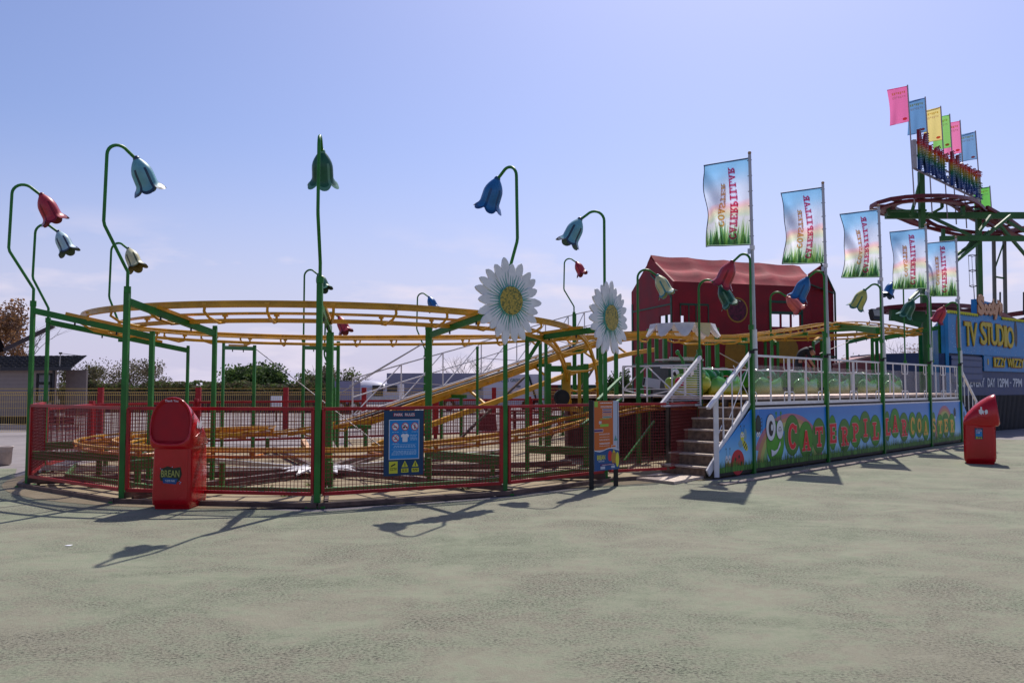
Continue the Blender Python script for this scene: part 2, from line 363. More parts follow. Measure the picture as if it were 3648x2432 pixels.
# catwalk railing along the lift
WR = LL[2:]; b = MB()
for dz, hh in ((.95, .04), (-.05, .05), (.45, .03)): sweep(b, [p+NN*.75+V(0, 0, dz) for p in WR], 0, 0, .035, hh, WHITE)
for i in range(0, len(WR)-5, 5):
    a, c = WR[i]+NN*.75, WR[i+5]+NN*.75
    b.bar(a+V(0, 0, -.05), a+V(0, 0, .95), .035, .035, WHITE); b.bar(a+V(0, 0, -.05), c+V(0, 0, .95), .025, .025, WHITE)
    if (i//5) % 2: b.bar(a+V(0, 0, .45), c+V(0, 0, -.0), .02, .02, WHITE)
b.build('catwalk_railing', ride)
# drive tyre unit on the dive
b = MB(); q = V(1.1, 17.2, 1.60); b.bar(q+V(.05, .3, .5), q+V(-.02, -.1, -.45), .16, .12, YEL); b.bar(q+V(.30, .4, .45), q+V(.28, 0, -.4), .07, .1, YEL)
b.bar(q+V(-.2, 0, -.35), q+V(.4, 0, -.5), .1, .1, YEL); b.build('drive_bracket', ride)
b = MB(); b.tube([q+V(-.1, -.30, -.2), q+V(-.1, -.12, -.2)], .16, DARK, 20); b.tube([q+V(-.1, -.32, -.2), q+V(-.1, -.11, -.2)], .09, BLACK, 16); b.build('drive_wheel', ride)
# posts and arms
def post(p, z, r=.055, cap=True, w=None, m=GREEN):
    b = MB(); p = Vector(p); b.box(p+V(0, 0, z/2), ((w or r*2), (w or r*2), z), m); b.box(p+V(0, 0, .012), (.26, .26, .024), m)
    if cap: b.tube([p+V(0, 0, z-.02), p+V(0, 0, z+.03)], r*1.2, m, 12)
    return b.build('support_post', ride)
def arm(a, c, w=.06, h=.10, m=GREEN):
    b = MB(); b.bar(a, c, w, h, m); d = (c-a).normalized()
    for f in (.35, .7): b.tube([a.lerp(c, f)-V(0, 0, h/2+.05), a.lerp(c, f)-V(0, 0, h/2-.02)], .015, BLACK, 6)
    b.bar(a.lerp(c, .28)+V(0, 0, h/2+.02), a.lerp(c, .78)+V(0, 0, h/2+.02), .1, .05, YEL)
    return b.build('support_arm', ride)
post(P1, 2.96, .030); post(P2, 2.97, .037); post(P3, 3.05, .038); post(P4, 2.9, .034); post(P5, 2.75, .034); post(P0, 2.86, .027)
ipA, ipB, ipC, ipD = G(755, 1732), G(530, 1728), G(1525, 1712), G(1878, 1688); ip0 = V(-7.2, 18.7, 0)
for p, z, r in ((ipA, 2.58, .032), (ipB, 2.50, .036), (ipC, 2.62, .055), (ipD, 2.58, .037), (ip0, 2.5, .028)): post(p, z, r)
for a, za, c, zc in ((P1, 2.86, ipB, 2.44), (P2, 2.82, ipA, 2.48), (P4, 2.80, ipC, 2.5), (P5, 2.62, ipD, 2.5), (P0, 2.84, ip0, 2.42), (P3, 2.72, V(-2.9, 13.4, 0), 2.52)): arm(a+V(0, 0, za), c+V(0, 0, zc))
b = MB(); b.bar(ipD+V(0, 0, 2.1), ipD+V(.25, .0, 2.5), .07, .07, GREEN); b.build('knee_brace', ride)
post(V(-2.9, 13.4, 0), 2.45, .05)
for x, yb, zt, r in ((901, 1607, 2.64, .036), (1201, 1607, 2.74, .038), (790, 1596, 2.78, .032), (1077, 1596, 2.84, .034), (1700, 1588, 2.7, .036)):
    p = G(x, yb); post(p, zt, r)
for (xa, ya), (xb, yb) in (((901, 1607), (790, 1596)), ((1201, 1607), (1077, 1596))):
    arm(G(xa, ya)+V(0, 0, 2.58), G(xb, yb)+V(0, 0, 2.66))
# posts under the lift
for s_, z_ in ((-.4, .6), (2.9, 1.35), (6.53, 2.3), (8.3, 2.8), (10.2, 3.2)):
    for dn in (-.42, .42): post(PN(s_, LN+dn, 0), z_, .045, False)
    b = MB(); b.bar(PN(s_, LN-.6, z_), PN(s_, LN+.6, z_), .1, .1, GREEN); b.build('cross_beam', ride)
for s_ in (3.4, 7.4): 
    b = MB(); b.bar(PN(s_+1.8, LN-.7, 1.9+.25*(s_-3.4)), PN(s_-1.0, LN-.7, .05), .06, .06, RUST); b.build('diagonal_brace', ride)
# dive portal
for x, yb in ((1953, 1640), (2087, 1640)): p = G(x, yb); p = A(x, 1380, 17.1); p.z = 0; post(p, 2.08, .055, False)
a, c = A(1953, 1380, 17.1), A(2087, 1380, 17.1); a.z = c.z = 1.98; b = MB(); b.bar(a, c, .1, .12, GREEN); b.build('portal_beam', ride); b = MB(); b.bar(a+V(0, 0, -1), c+V(0, 0, -1), .08, .1, GREEN); b.build('portal_beam', ride)
for x, Y, zt in ((2140, 19, 3.0), (1925, 22, 2.9), (1945, 22.5, 2.9), (2195, 19.5, 2.6), (2130, 23, 2.2)):
    p = A(x, 1380, Y); p.z = 0; post(p, zt, .045, False)
for qa, qb, qw in (((2212, 1345, 17), (2130, 1425, 15.5), .05), ((2215, 1420, 17.2), (2070, 1515, 15.5), .05), ((2330, 1500, 15.6), (2225, 1640, 15.0), .035)):
    b = MB(); b.bar(A(*qa), A(*qb), qw, qw, GREEN); b.build('diagonal_brace', ride)
# far loop posts and arms
for a in (70, 42, 14, -14, -42, -70):
    o_ = PN(LC+cos(R(a))*(RT+.9), 6.36+sin(R(a))*(RT+.9)); i_ = PN(LC+cos(R(a))*(RT-1.0), 6.36+sin(R(a))*(RT-1.0))
    post(o_, 3.86, .052); post(i_, 3.45, .045); arm(o_+V(0, 0, 3.72), i_+V(0, 0, 3.38), .09, .14)
for s_ in (5.1, 8.4, 11.8):
    zt = 2.62+.085*(s_-3.3); post(PN(s_, 2.53+.6), zt, .036)
    b = MB(); b.bar(PN(s_, 2.1, zt-.02), PN(s_, 3.2, zt-.02), .07, .08, GREEN); b.build('cross_beam', ride)
for s_ in (13, 16.0): 
    for n_ in (LN-.5, LN+.5): post(PN(s_, n_), 3.4, .055)
# platform-side arm
arm(PN(7.84, .05, 3.0), PN(12.6, 3.4, 3.58), .1, .16); 
# low-level frame: ring arms, spokes, hub
def bb(name, a, c, w, h, m):
    b = MB(); b.bar(a, c, w, h, m); return b.build(name, ride)
HUB = G(1140, 1694)
for a, c in ((P1, ipB), (P2, ipA), (P4, ipC), (P0, ip0), (P5, ipD)): bb('low_beam', a+V(0, 0, .5), c+V(0, 0, .46), .08, .14, DGREEN)
for k, p in enumerate((P0, P1, P2, P3, P4, P5, CP(150, 5), CP(115, 5), CP(80, 5), CP(45, 5), CP(5, 5))):
    d = (p-HUB).normalized(); bb('base_spoke', HUB+d*.5+V(0, 0, .10), p+V(0, 0, .10), .09, .09, RUST if k % 3 else STEEL)
    bb('base_spoke', HUB+d*.9+V(.14, .1, .05), p+V(.1, .1, .05), .05, .05, RUST)
prev = None
for p in (P0, P1, P2, P3, P4, P5, G(2385, 1700)):
    if prev is not None:
        o1 = (prev-C0).normalized()*.12; o2 = (p-C0).normalized()*.12
        bb('base_ring', prev+o1+V(0, 0, .035), p+o2+V(0, 0, .035), .07, .06, RUST)
        bb('ring_rail', prev.lerp(HUB, .12)+V(0, 0, .16), p.lerp(HUB, .12)+V(0, 0, .16), .05, .06, DGREEN)
        bb('ring_rail', prev.lerp(HUB, .3)+V(0, 0, .08), p.lerp(HUB, .3)+V(0, 0, .08), .05, .05, RUST)
    prev = p
for a in range(190, 340, 24): bb('track_stub', CP(a, RT, .05), CP(a, RT, .48), .07, .07, DGREEN)
for a in range(120, 190, 24): bb('track_stub', CP(a, RT, .05), CP(a, RT, .42), .07, .07, DGREEN)
for x, y in ((1170, 1565), (1080, 1570)): bb('spring_block', A(x, y, 18.2), A(x+20, y+35, 17.9), .10, .10, RUST if x > 1100 else ORG)
# guy wires
GW = mat('guy_wire', (.3, .28, .27), .4, .6, var=0)
for a, c in ((A(912, 1243, 21), A(1370, 1600, 19)), (A(1508, 1223, 14.6), A(1180, 1420, 24)), (A(1508, 1223, 14.6), A(1245, 1375, 24)), (A(2560, 1255, 21), A(2660, 1310, 22)), (A(3025, 1216, 33), A(2920, 1260, 32))):
    b = MB(); b.tube([a, c], .012, GW, 5); b.build('guy_wire', ride)
# daisy lying at the hub
hd = thing('ground_daisy', HUB, 'small white petalled daisy disc lying flat over the hub of the ride base', 'ornament')
b = MB()
for k in range(20):
    a = 2*pi*k/20; r0, r1, wd = .12, .68+.05*(k % 3), .10; d = V(cos(a), sin(a), 0); l = V(-sin(a), cos(a), 0)
    P = [HUB+d*r0+V(0, 0, .185), HUB+d*(r1*.7)+l*wd+V(0, 0, .17), HUB+d*r1+V(0, 0, .10+.02*(k % 2)), HUB+d*(r1*.7)-l*wd+V(0, 0, .17)]
    b.add(P+[p-V(0, 0, .03) for p in P], [(0, 1, 2, 3), (7, 6, 5, 4), (0, 4, 5, 1), (1, 5, 6, 2), (2, 6, 7, 3), (3, 7, 4, 0)], WHITE)
b.build('petals', hd); b = MB(); b.lathe([(0, .12), (.15, .11), (.2, .05), (.2, -.1)], mat('daisy_yellow', (.52, .36, .02), .5), Matrix.Translation(HUB+V(0, 0, .13)), 16); b.build('centre_disc', hd)

# ================================================================== RED MESH FENCE
def fence_panel(a, c, z0, z1, label, pitch=.052, wr=.0032, skip=(False, False), tube=.045, grp='red mesh fence panels round the ride', nolegs=False):
    a, c = Vector(a), Vector(c); d = (c-a).normalized(); L_ = (c-a).length; a2 = a+d*.07; c2 = c-d*.07
    t = thing('mesh_fence_panel', a.lerp(c, .5), label, 'fence panel', grp)
    b = MB(); U = V(0, 0, 1)
    b.bar(a2+U*z1, c2+U*z1, tube, tube, RED); b.bar(a2+U*z0, c2+U*z0, tube, tube, RED)
    
    if not skip[0]: b.bar(a2+U*z0, a2+U*z1, tube, tube, RED, up=d)
    if not skip[1]: b.bar(c2+U*z0, c2+U*z1, tube, tube, RED, up=d)
    b.build('panel_frame', t)
    b = MB(); n = int((L_-.14)/pitch)
    for k in range(1, n): p = a2.lerp(c2, k/n); b.bar(p+U*z0, p+U*z1, wr*2, wr*2, WIRE, up=d)
    m = int((z1-z0)/pitch)
    for k in range(1, m): z = z0+(z1-z0)*k/m; b.bar(a2+U*z, c2+U*z, wr*2, wr*2, WIRE)
    b.build('wire_mesh', t); return t
FQ, FT = G(2385, 1702), PN(1.35, 1.12)
fence_panel(P0, P1, .17, 1.31, 'short red mesh fence panel seen nearly edge on at the far left post')
fence_panel(P1, P2, .17, 1.31, 'red mesh fence panel behind the left side of the big red bin, first wide bay')
fence_panel(P2, P3, .17, 1.31, 'red mesh fence panel between the bin and the post with the dark green bell flower')
fence_panel(P3, P4, .17, 1.31, 'red mesh fence panel carrying the blue park rules board')
fence_panel(P4, P5, .17, 1.31, 'red mesh fence panel under the larger daisy, left of the orange board')
fence_panel(P5, FQ, .17, 1.31, 'red mesh fence panel between the orange board and the foot of the steps', skip=(False, True))
fence_panel(FQ, FT, .17, 1.31, 'red mesh fence panel running beside the steps up to the platform', pitch=.06, tube=.035, skip=(True, False))
rear = [P0, V(-9.6, 19.3, 0), V(-8.6, 23, 0), V(-5.6, 24.5, 0), V(-2.4, 26.5, 0), V(.6, 28.5, 0), V(3.4, 31, 0)]
names = ['rear red mesh panel running back from the leftmost post', 'rear red mesh panel behind the left curve of the low track', 'rear red mesh panel below the dark green round tree',
         'rear red mesh panel in front of the white lorry cab', 'rear red mesh panel behind the start of the lift hill', 'rear red mesh panel in front of the refuse lorry']
for k in range(6): fence_panel(rear[k], rear[k+1], .15, 1.2, names[k], pitch=.08, wr=.005, tube=.06, grp='red mesh panels at the rear of the ride')
rp = thing('fence_post', V(0, 0, 0), 'x', 'post'); bpy.data.objects.remove(rp)
for k, p in enumerate(rear[1:]):
    b = MB(); b.box(p+V(0, 0, .65), (.1, .1, 1.3), RED); b.build('fence_post', label='dark red square post, ' + ['behind the left curve of the low track', 'left of the round green tree', 'left of the white lorry', 'behind the lift foot', 'in front of the big grey box lorry', 'in front of the refuse lorry'][k], category='post', group='rear red fence posts', origin=p)
# yellow wire fence beyond
ya, yb = V(-22, 27.5, 0), V(4.2, 34, 0); ny = 9
for k in range(ny):
    a, c = ya.lerp(yb, k/ny), ya.lerp(yb, (k+1)/ny); d = (c-a).normalized(); U = V(0, 0, 1)
    where = ['at the far left in front of the caravan wall', 'in front of the caravan window', 'in front of the caravan end', 'in front of the first bare bush', 'in front of the wide bare bush', 'in front of the round green tree', 'in front of the white lorry', 'in front of the grey box lorry', 'in front of the refuse lorry'][k]
    t = thing('wire_fence_panel', a.lerp(c, .5), 'pale yellow wire fence panel ' + where, 'fence panel', 'yellow wire fence panels')
    b = MB()
    for z in (.1, .35, .62, .9, 1.12, 1.34, 1.44, 1.56): b.bar(a+U*z, c+U*z, .010, .010 if z < 1.3 else .018, YWIRE)
    b.build('line_wires', t); b = MB(); n = 44
    for j in range(n): 
        p = a.lerp(c, j/n); b.bar(p+U*.1, p+U*1.34, .0055, .0055, YWIRE); b.bar(p+U*1.34, p+U*1.44+V(0, -.06, 0), .006, .006, YWIRE)
    b.build('upright_wires', t)
for x, nm in ((362, 'in front of the first bare bush'), (709, 'right of the wide bare bush'), (1020, 'at the right edge of the round green tree'), (1298, 'in front of the white lorry cab'), (1760, 'in front of the refuse lorry')):
    f = lambda t: 1824+FPX*ya.lerp(yb, t).x/ya.lerp(yb, t).y
    lo, hi = 0, 1
    for _ in range(40): m_ = (lo+hi)/2; lo, hi = (m_, hi) if f(m_) < x else (lo, m_)
    p = ya.lerp(yb, lo); b = MB(); b.box(p+V(0, 0, .8), (.17, .12, 1.6), RED); b.build('fence_post', label='broad dark red yard post ' + nm, category='post', group='broad red posts of the yellow fence', origin=p)
# ================================================================== BELL FLOWERS
def bell(b, top, axis, L_, m, edge, inner, side=None):
    """six-petalled bell hanging from top along axis"""
    ax = Vector(axis).normalized(); u = ax.orthogonal().normalized(); w2 = ax.cross(u); n = 48; q = 11; vs = []
    for i in range(q+1):
        t = i/q
        for k in range(n):
            th = 2*pi*k/n; lobe = abs(cos(3*th))
            r = L_*(.09+.21*sin(min(1, t/.45)*pi/2)**.9) if t < .45 else L_*(.30+.02*(t-.45) if t < .72 else .3054+.12*((t-.72)/.28)**1.6)
            r *= 1-.07*(1-lobe)*min(1, t*2)
            if t > .8: r *= 1+.10*lobe*(t-.8)/.2
            l = L_*t*(1-.15*(1-lobe)**1.2*t**2)
            if t > .9: l -= L_*.02*lobe
            vs.append(top+ax*l+(u*cos(th)+w2*sin(th))*r)
    o = len(b.v)
    fs1, fs2, = [], []
    for i in range(q):
        for k in range(n):
            f = (i*n+k, i*n+(k+1) % n, (i+1)*n+(k+1) % n, (i+1)*n+k)
            seam = (k % 8) in (3, 4) and i > 2 or i == q-1
            (fs2 if seam else fs1).append(f)
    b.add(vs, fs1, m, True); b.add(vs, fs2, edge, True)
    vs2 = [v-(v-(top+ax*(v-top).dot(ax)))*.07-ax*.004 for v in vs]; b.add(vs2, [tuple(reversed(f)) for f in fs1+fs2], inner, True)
    b.ball(top, L_*.1, edge, 8)
def flower(base, z0, ztop, inward, cols, label, L_=.5, kink=.28, straight=False, grp='tall bell flower ornaments of the ride', arch=.17, tilt=.5, r=.024, zk=None):
    base = Vector((base[0], base[1], 0)); d = Vector(inward).normalized(); U = V(0, 0, 1)
    t = thing('bell_flower', base+V(0, 0, z0), label, 'ornament', grp); b = MB()
    H = ztop-z0; kk = 0 if straight else kink
    zk1 = z0+H*.13 if not zk else zk; zk2 = zk1+H*.30
    P = [base+U*z0, base+U*zk1, base+U*(zk1+.05)-d*kk*.08, base+U*zk2-d*kk*.96, base+U*(zk2+.06)-d*kk, base+U*(ztop-arch)-d*(kk-.02)]
    if straight: P = [base+U*z0, base+U*(ztop-arch)]
    c = P[-1]+d*arch
    for a in range(165, 30, -15): P.append(c+d*cos(R(a))*arch+U*sin(R(a))*arch)
    e = P[-1]+(d*.85-U*.62).normalized()*.17; P.append(e)
    b.tube(P, r, GREEN, 8); b.tube([base+U*(z0-.03), base+U*(z0+.06)], .05, GREEN, 10)
    b.build('stem', t)
    b = MB(); ax = (d*tilt-U).normalized(); b2 = e-ax*.01
    bell(b, b2, ax, L_, *cols); b.build('flower_head', t); return t
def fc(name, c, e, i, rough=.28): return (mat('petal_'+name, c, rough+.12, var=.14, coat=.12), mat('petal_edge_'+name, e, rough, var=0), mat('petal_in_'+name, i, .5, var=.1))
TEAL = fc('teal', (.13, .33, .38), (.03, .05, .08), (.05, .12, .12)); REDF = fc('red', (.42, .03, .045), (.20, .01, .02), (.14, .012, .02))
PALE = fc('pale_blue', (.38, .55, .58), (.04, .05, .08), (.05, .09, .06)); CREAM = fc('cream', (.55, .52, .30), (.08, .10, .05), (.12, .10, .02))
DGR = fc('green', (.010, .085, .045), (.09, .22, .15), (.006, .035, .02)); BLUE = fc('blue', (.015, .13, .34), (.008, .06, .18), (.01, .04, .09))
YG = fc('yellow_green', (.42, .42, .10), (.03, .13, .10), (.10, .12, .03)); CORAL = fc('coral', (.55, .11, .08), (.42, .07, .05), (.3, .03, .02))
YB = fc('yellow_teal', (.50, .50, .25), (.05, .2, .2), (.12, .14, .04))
IN = lambda p: (C0-Vector(p)).normalized()
flower(P1, 2.96, 4.92, IN(P1), REDF, 'red bell flower arching over the leftmost post of the ride', kink=.37, L_=.50)
flower(P0, 2.86, 4.7, IN(P0), PALE, 'pale blue bell flower just below the leftmost red one', kink=.30, L_=.46)
flower(P2, 2.97, 5.02, V(.62, .78, 0), TEAL, 'tall teal bell flower above the post left of the big red bin', kink=.36, L_=.52)
flower(P3, 3.05, 4.98, IN(P3)+V(.1, 0, 0), DGR, 'dark green bell flower hanging straight behind its stem, tallest of the front row', kink=.4, L_=.50)
flower(P4, 2.9, 4.96, IN(P4), BLUE, 'blue bell flower above the larger daisy', kink=.26, L_=.52)
flower(P5, 2.75, 4.66, V(-.95, .1, 0), TEAL, 'teal bell flower with dark edges above the narrower daisy', L_=.50, straight=True)
def fl(x, Y, z0, ytop, dirx, cols, label, L_=.5, kink=.3, **k):
    p = A(x, 1380, Y); flower(p, z0, EYE+(HOR-ytop)*Y/FPX, dirx, cols, label, L_=L_, kink=kink, **k)
fl(425, 17.9, 2.6, 862, V(1, -.2, 0), CREAM, 'cream bell flower with a dark inside, low behind the tall teal one')
fl(1079, 22.4, 2.84, 960, V(1, -.3, 0), DGR, 'small dark green bell flower far behind the tall straight stem', straight=True)
p = A(1189, 1380, 23); b = MB(); b.box(V(p.x, p.y, .8), (.1, .1, 1.6), GREEN); b.build('flower_post', ride)
fl(1189, 23, 1.55, 1112, V(1, -.3, 0), REDF, 'small red bell flower seen through the yellow ring track')
fl(1513, 28, 2.6, 1043, V(1, -.3, 0), BLUE, 'small blue bell flower above the lift hill near the middle'); p = A(1515, 1380, 28); b = MB(); b.box(V(p.x, p.y, 1.3), (.1, .1, 2.6), GREEN); b.build('flower_post', ride)
fl(2046, 28.5, 4.1, 918, V(1, -.3, 0), REDF, 'small red bell flower between the two daisies', kink=.35); p = A(2047, 1380, 28.5); b = MB(); b.box(V(p.x, p.y, 2.05), (.13, .13, 4.1), GREEN); b.build('flower_post', ride)
PT = PN(1.35, 2.6)
b = MB(); b.box(PT+V(0, 0, 1.1), (.09, .09, 2.2), GREEN); b.tube([PT+V(0, 0, 2.1), PT+V(0, 0, 2.24)], .07, GREEN, 10); b.build('flower_post', ride)
flower(PT, 2.2, 4.09, V(1, -.25, 0), YB, 'pale yellow bell flower with teal edges left of the maroon building', straight=True, L_=.48)
b = MB(); b.box(FT+V(0, 0, 1.15), (.09, .09, 2.3), GREEN); b.build('flower_post', ride)
flower(FT, 2.3, 3.74, V(1, -.25, 0), DGR, 'green bell flower with pale edges above the top of the steps', straight=True, L_=.46)
fl(2750, 21.8, 1.4, 1040, V(1, -.3, 0), CORAL, 'coral bell flower on a low arch in front of the maroon building', straight=True, tilt=.85, L_=.5)

fl(3227, 27, 2.4, 992, V(-1, -.3, 0), BLUE, 'dark blue bell flower poking out below the fourth banner', straight=True)
fl(3324, 26, 2.4, 897, V(-1, -.3, 0), PALE, 'pale blue bell flower mostly hidden behind the fourth and fifth banners', straight=True)
# ================================================================== DAISIES
PET = mat('daisy_petal_white', (.72, .72, .71), .5, var=.08); PTE = mat('daisy_stripe', (.10, .36, .30), .5, var=0); PTS = mat('daisy_petal_edge', (.25, .26, .25), .5, var=0)
def speckle(name):
    m = bpy.data.materials.new(name); m.use_nodes = True; N = m.node_tree.nodes; L = m.node_tree.links; tc = N.new('ShaderNodeTexCoord')
    n = N.new('ShaderNodeTexNoise'); n.inputs['Scale'].default_value = 34; n.inputs['Detail'].default_value = 2; L.new(tc.outputs['Object'], n.inputs['Vector'])
    r = N.new('ShaderNodeValToRGB'); e = r.color_ramp.elements; e[0].position = .44; e[0].color = (.10, .12, .015, 1); e[1].position = .52; e[1].color = (.42, .30, .03, 1)
    L.new(n.outputs['Fac'], r.inputs['Fac']); L.new(r.outputs['Color'], N['Principled BSDF'].inputs['Base Color']); return m
SPK = speckle('daisy_seed_disc')
def daisy(c, nrm, rad, label, postp, n=22):
    nrm = Vector(nrm).normalized(); ux = V(-nrm.y, nrm.x, 0); uy = nrm.cross(ux)*-1; uy = V(0, 0, 1); t = thing('daisy_sign', c, label, 'ornament', 'large daisy boards on the ride posts'); b = MB()
    rnd = random.Random(int(rad*1000)+int(c[0]*10))
    for k in range(n):
        a = 2*pi*(k+.5*rnd.random()*.5)/n; L_ = rad*(.84+.18*rnd.random()); wd = rad*(.098+.02*rnd.random()); dz = .012*(k % 2)
        F = frame(Vector(c), ux*cos(a)+uy*sin(a), -ux*sin(a)+uy*cos(a), nrm)
        pts = [(rad*.25, -wd*.45), (L_*.55, -wd*.85), (L_*.76, -wd*1.0), (L_*.89, -wd*.78), (L_*.97, -wd*.36), (L_, wd*.08), (L_*.94, wd*.5), (L_*.78, wd*.95), (L_*.55, wd*.85), (rad*.25, wd*.45)]
        b.slab(F, pts, .03, PET, dz)
        for i in (-1, 1): 
            y = i*wd*.30; b.poly(F, [(rad*.26, y-.014), (L_*.66, y*1.1-.002), (L_*.68, y*1.1+.002), (rad*.26, y+.014)], PTE, dz+.033)
        b.poly(F, [(rad*.24, -.022-wd*.45), (rad*.5, -wd*.86-.004), (rad*.5, -wd*.86+.006), (rad*.24, .008-wd*.45)], PTE, dz+.035)
    b.build('petals', t)
    b = MB(); F = frame(Vector(c)+nrm*.04, ux, uy, nrm); P = [(cos(2*pi*k/28)*rad*.34, sin(2*pi*k/28)*rad*.34) for k in range(28)]; b.slab(F, P, .03, PTE); 
    b.slab(F, [(x*.96, y*.96) for x, y in P], .034, SPK); b.build('centre_disc', t)
    b = MB(); b.bar(Vector(c)-V(0, 0, .1), Vector(postp), .05, .05, GREEN); b.build('bracket', t)
DZ4 = A(1812, 1072, P4.y-.12); daisy(DZ4, V(.62, -.78, 0), .66, 'larger white daisy board with teal striped petals and yellow centre', P4+V(0, 0, 2.8))
DZ5 = A(2167, 1132, P5.y-.1); daisy(DZ5, V(.80, -.60, 0), .68, 'narrower looking white daisy board turned away, right of the larger one', P5+V(0, 0, 2.6))

# ================================================================== PARK RULES BOARD
def lines(b, F, x0, x1, y, h, m, dz, n=1, gap=.02, rnd=random.Random(3)):
    for k in range(n):
        x = x0+rnd.random()*(x1-x0)*.08
        while x < x1-.01:
            w_ = min(.012+rnd.random()*.03, x1-x); b.poly(F, [(x, y-k*gap), (x+w_, y-k*gap), (x+w_, y-k*gap+h), (x, y-k*gap+h)], m, dz); x += w_+.008
def flat(n, c): return mat('print_'+n, c, .5, var=0)
NAVY = flat('navy', (.008, .045, .11)); SKYB = flat('blue', (.01, .22, .55)); PW = flat('white', (.72, .72, .74)); PR = flat('red', (.55, .02, .03)); PK = flat('black', (.012, .012, .012)); PY = flat('yellow', (.62, .60, .04)); PB = flat('pale', (.35, .55, .75))
def rect(b, F, x0, y0, x1, y1, m, dz): b.poly(F, [(x0, y0), (x1, y0), (x1, y1), (x0, y1)], m, dz)
def rules_art(b, F, k=1.0, dz=.002, small=False):
    S = lambda *a: [v*k for v in a]
    rect(b, F, 0, 0, *S(.60, .93), NAVY, dz)
    b.text(F, 'PARK  RULES', *S(.14, .845), *S(.465, .895), PR, dz*1.5, .02); b.text(F, 'PARK  RULES', *S(.15, .852), *S(.46, .89), PW, dz*2, .01)
    rect(b, F, *S(.07, .23, .535, .80), PW, dz*2); rect(b, F, *S(.08, .24, .525, .79), SKYB, dz*3)
    for cx, cy, kind in ((.165, .70, 0), (.315, .70, 1), (.462, .70, 2), (.17, .535, 3)):
        b.ell(F, *S(cx, cy, .056, .058), PR, dz*4, 20); b.ell(F, *S(cx, cy, .046, .048), PW, dz*5, 20)
        if kind == 0: rect(b, F, *S(cx-.03, cy-.012, cx+.025, cy), PK, dz*6)
        if kind == 1: b.ell(F, *S(cx-.02, cy-.012, .016, .016), PK, dz*6, 12); b.ell(F, *S(cx+.022, cy-.012, .014, .014), PK, dz*6, 12); rect(b, F, *S(cx-.004, cy-.01, cx+.006, cy+.025), PK, dz*6.2)
        if kind == 2: rect(b, F, *S(cx-.008, cy-.035, cx+.01, cy+.01), PK, dz*6); rect(b, F, *S(cx-.004, cy+.01, cx+.006, cy+.035), PK, dz*6)
        if kind == 3: rect(b, F, *S(cx-.03, cy-.02, cx+.028, cy-.01), PK, dz*6); b.arc(F, *S(cx+.01, cy+.012, .014, .022, .006), 0, 2*pi, PK, dz*6, 14)
        b.poly(F, [(k*(cx-.037), k*(cy+.03)), (k*(cx-.03), k*(cy+.037)), (k*(cx+.037), k*(cy-.03)), (k*(cx+.03), k*(cy-.037))], PR, dz*7)
        if not small: lines(b, F, k*(cx-.05), k*(cx+.05), k*(cy-.082), .008*k, PB, dz*4)
    b.poly(F, [(k*x, k*y) for x, y in ((.275, .48), (.275, .55), (.26, .545), (.25, .575), (.285, .60), (.3, .59), (.325, .59), (.34, .60), (.378, .575), (.366, .545), (.352, .55), (.352, .48))], PW, dz*4)
    if not small:
        lines(b, F, .385, .50, .57, .010, PB, dz*4, 4, .022); lines(b, F, .13, .48, .42, .010, PB, dz*4, 2, .020)
        rect(b, F, .11, .445, .49, .449, PB, dz*4); rect(b, F, .11, .372, .49, .376, PB, dz*4); lines(b, F, .11, .49, .345, .009, PB, dz*4, 4, .017)
    rect(b, F, *S(.075, .035, .205, .205), PY, dz*2); b.text(F, 'CCTV', *S(.09, .075), *S(.19, .115), PK, dz*4, .01)
    b.poly(F, [(k*x, k*y) for x, y in ((.10, .145), (.165, .175), (.172, .160), (.105, .128))], PK, dz*4)
    for cx in (.315, .475):
        b.poly(F, [(k*(cx-.05), k*.12), (k*(cx+.05), k*.12), (k*cx, k*.21)], PY, dz*2); rect(b, F, *S(cx-.005, .13, cx+.005, .18), PK, dz*4); rect(b, F, *S(cx-.055, .042, cx+.055, .10), PY, dz*2)
        if not small: lines(b, F, cx-.045, cx+.045, .078, .010, PK, dz*4, 2, .02)
e1 = (P4-P3).normalized(); fn = V(e1.y, -e1.x, 0)
def on_fence(x): 
    p = hit(x, 1400, P3+fn*.03, fn); p.z = 0; return p
pa, pb = on_fence(1368), on_fence(1507); za = zy(pa, 1462); sc_ = (pb-pa).length/.60
t = thing('rules_sign', pa.lerp(pb, .5)+V(0, 0, .7), 'navy and light blue park rules board with prohibition symbols on the red mesh fence', 'sign')
F = frame(pa+V(0, 0, za-.93*sc_), e1*sc_, V(0, 0, sc_), fn); b = MB(); b.slab(lambda x, y, z=0: F(x, y, z), [(0, 0), (.6, 0), (.6, .93), (0, .93)], .02, NAVY, -.001); b.build('board', t)
b = MB(); rules_art(b, lambda x, y, z=0: F(x, y, z+.02)); b.build('printed_rules', t)

# ================================================================== RIDE INFORMATION BOARD
la, lb = G(2107, 1742), G(2194, 1730); e2 = (lb-la).normalized(); n2 = V(e2.y, -e2.x, 0); W = (lb-la).length
t = thing('ride_sign', la.lerp(lb, .5), 'tall orange and blue ride information board on two black legs', 'sign')
b = MB(); b.box(la+V(0, 0, .70), (.07, .07, 1.40), BLACK); b.build('leg', t); b = MB(); b.box(lb+V(0, 0, .68), (.07, .07, 1.36), BLACK); b.build('leg', t)
ORP = flat('orange', (.52, .115, .012)); BL2 = flat('royal', (.008, .07, .22)); LG = flat('lime', (.25, .5, .05)); PUR = flat('plum', (.08, .015, .12)); GRY = flat('pale_grey', (.42, .46, .56)); TEA = flat('teal', (.05, .25, .22))
z0, z1 = .28, 1.385; F = frame(la+V(0, 0, 0)+n2*.045, e2, V(0, 0, 1), n2); H_ = z1-z0; w0 = .02; w1 = W+.03; wm = w0+(w1-w0)*.76
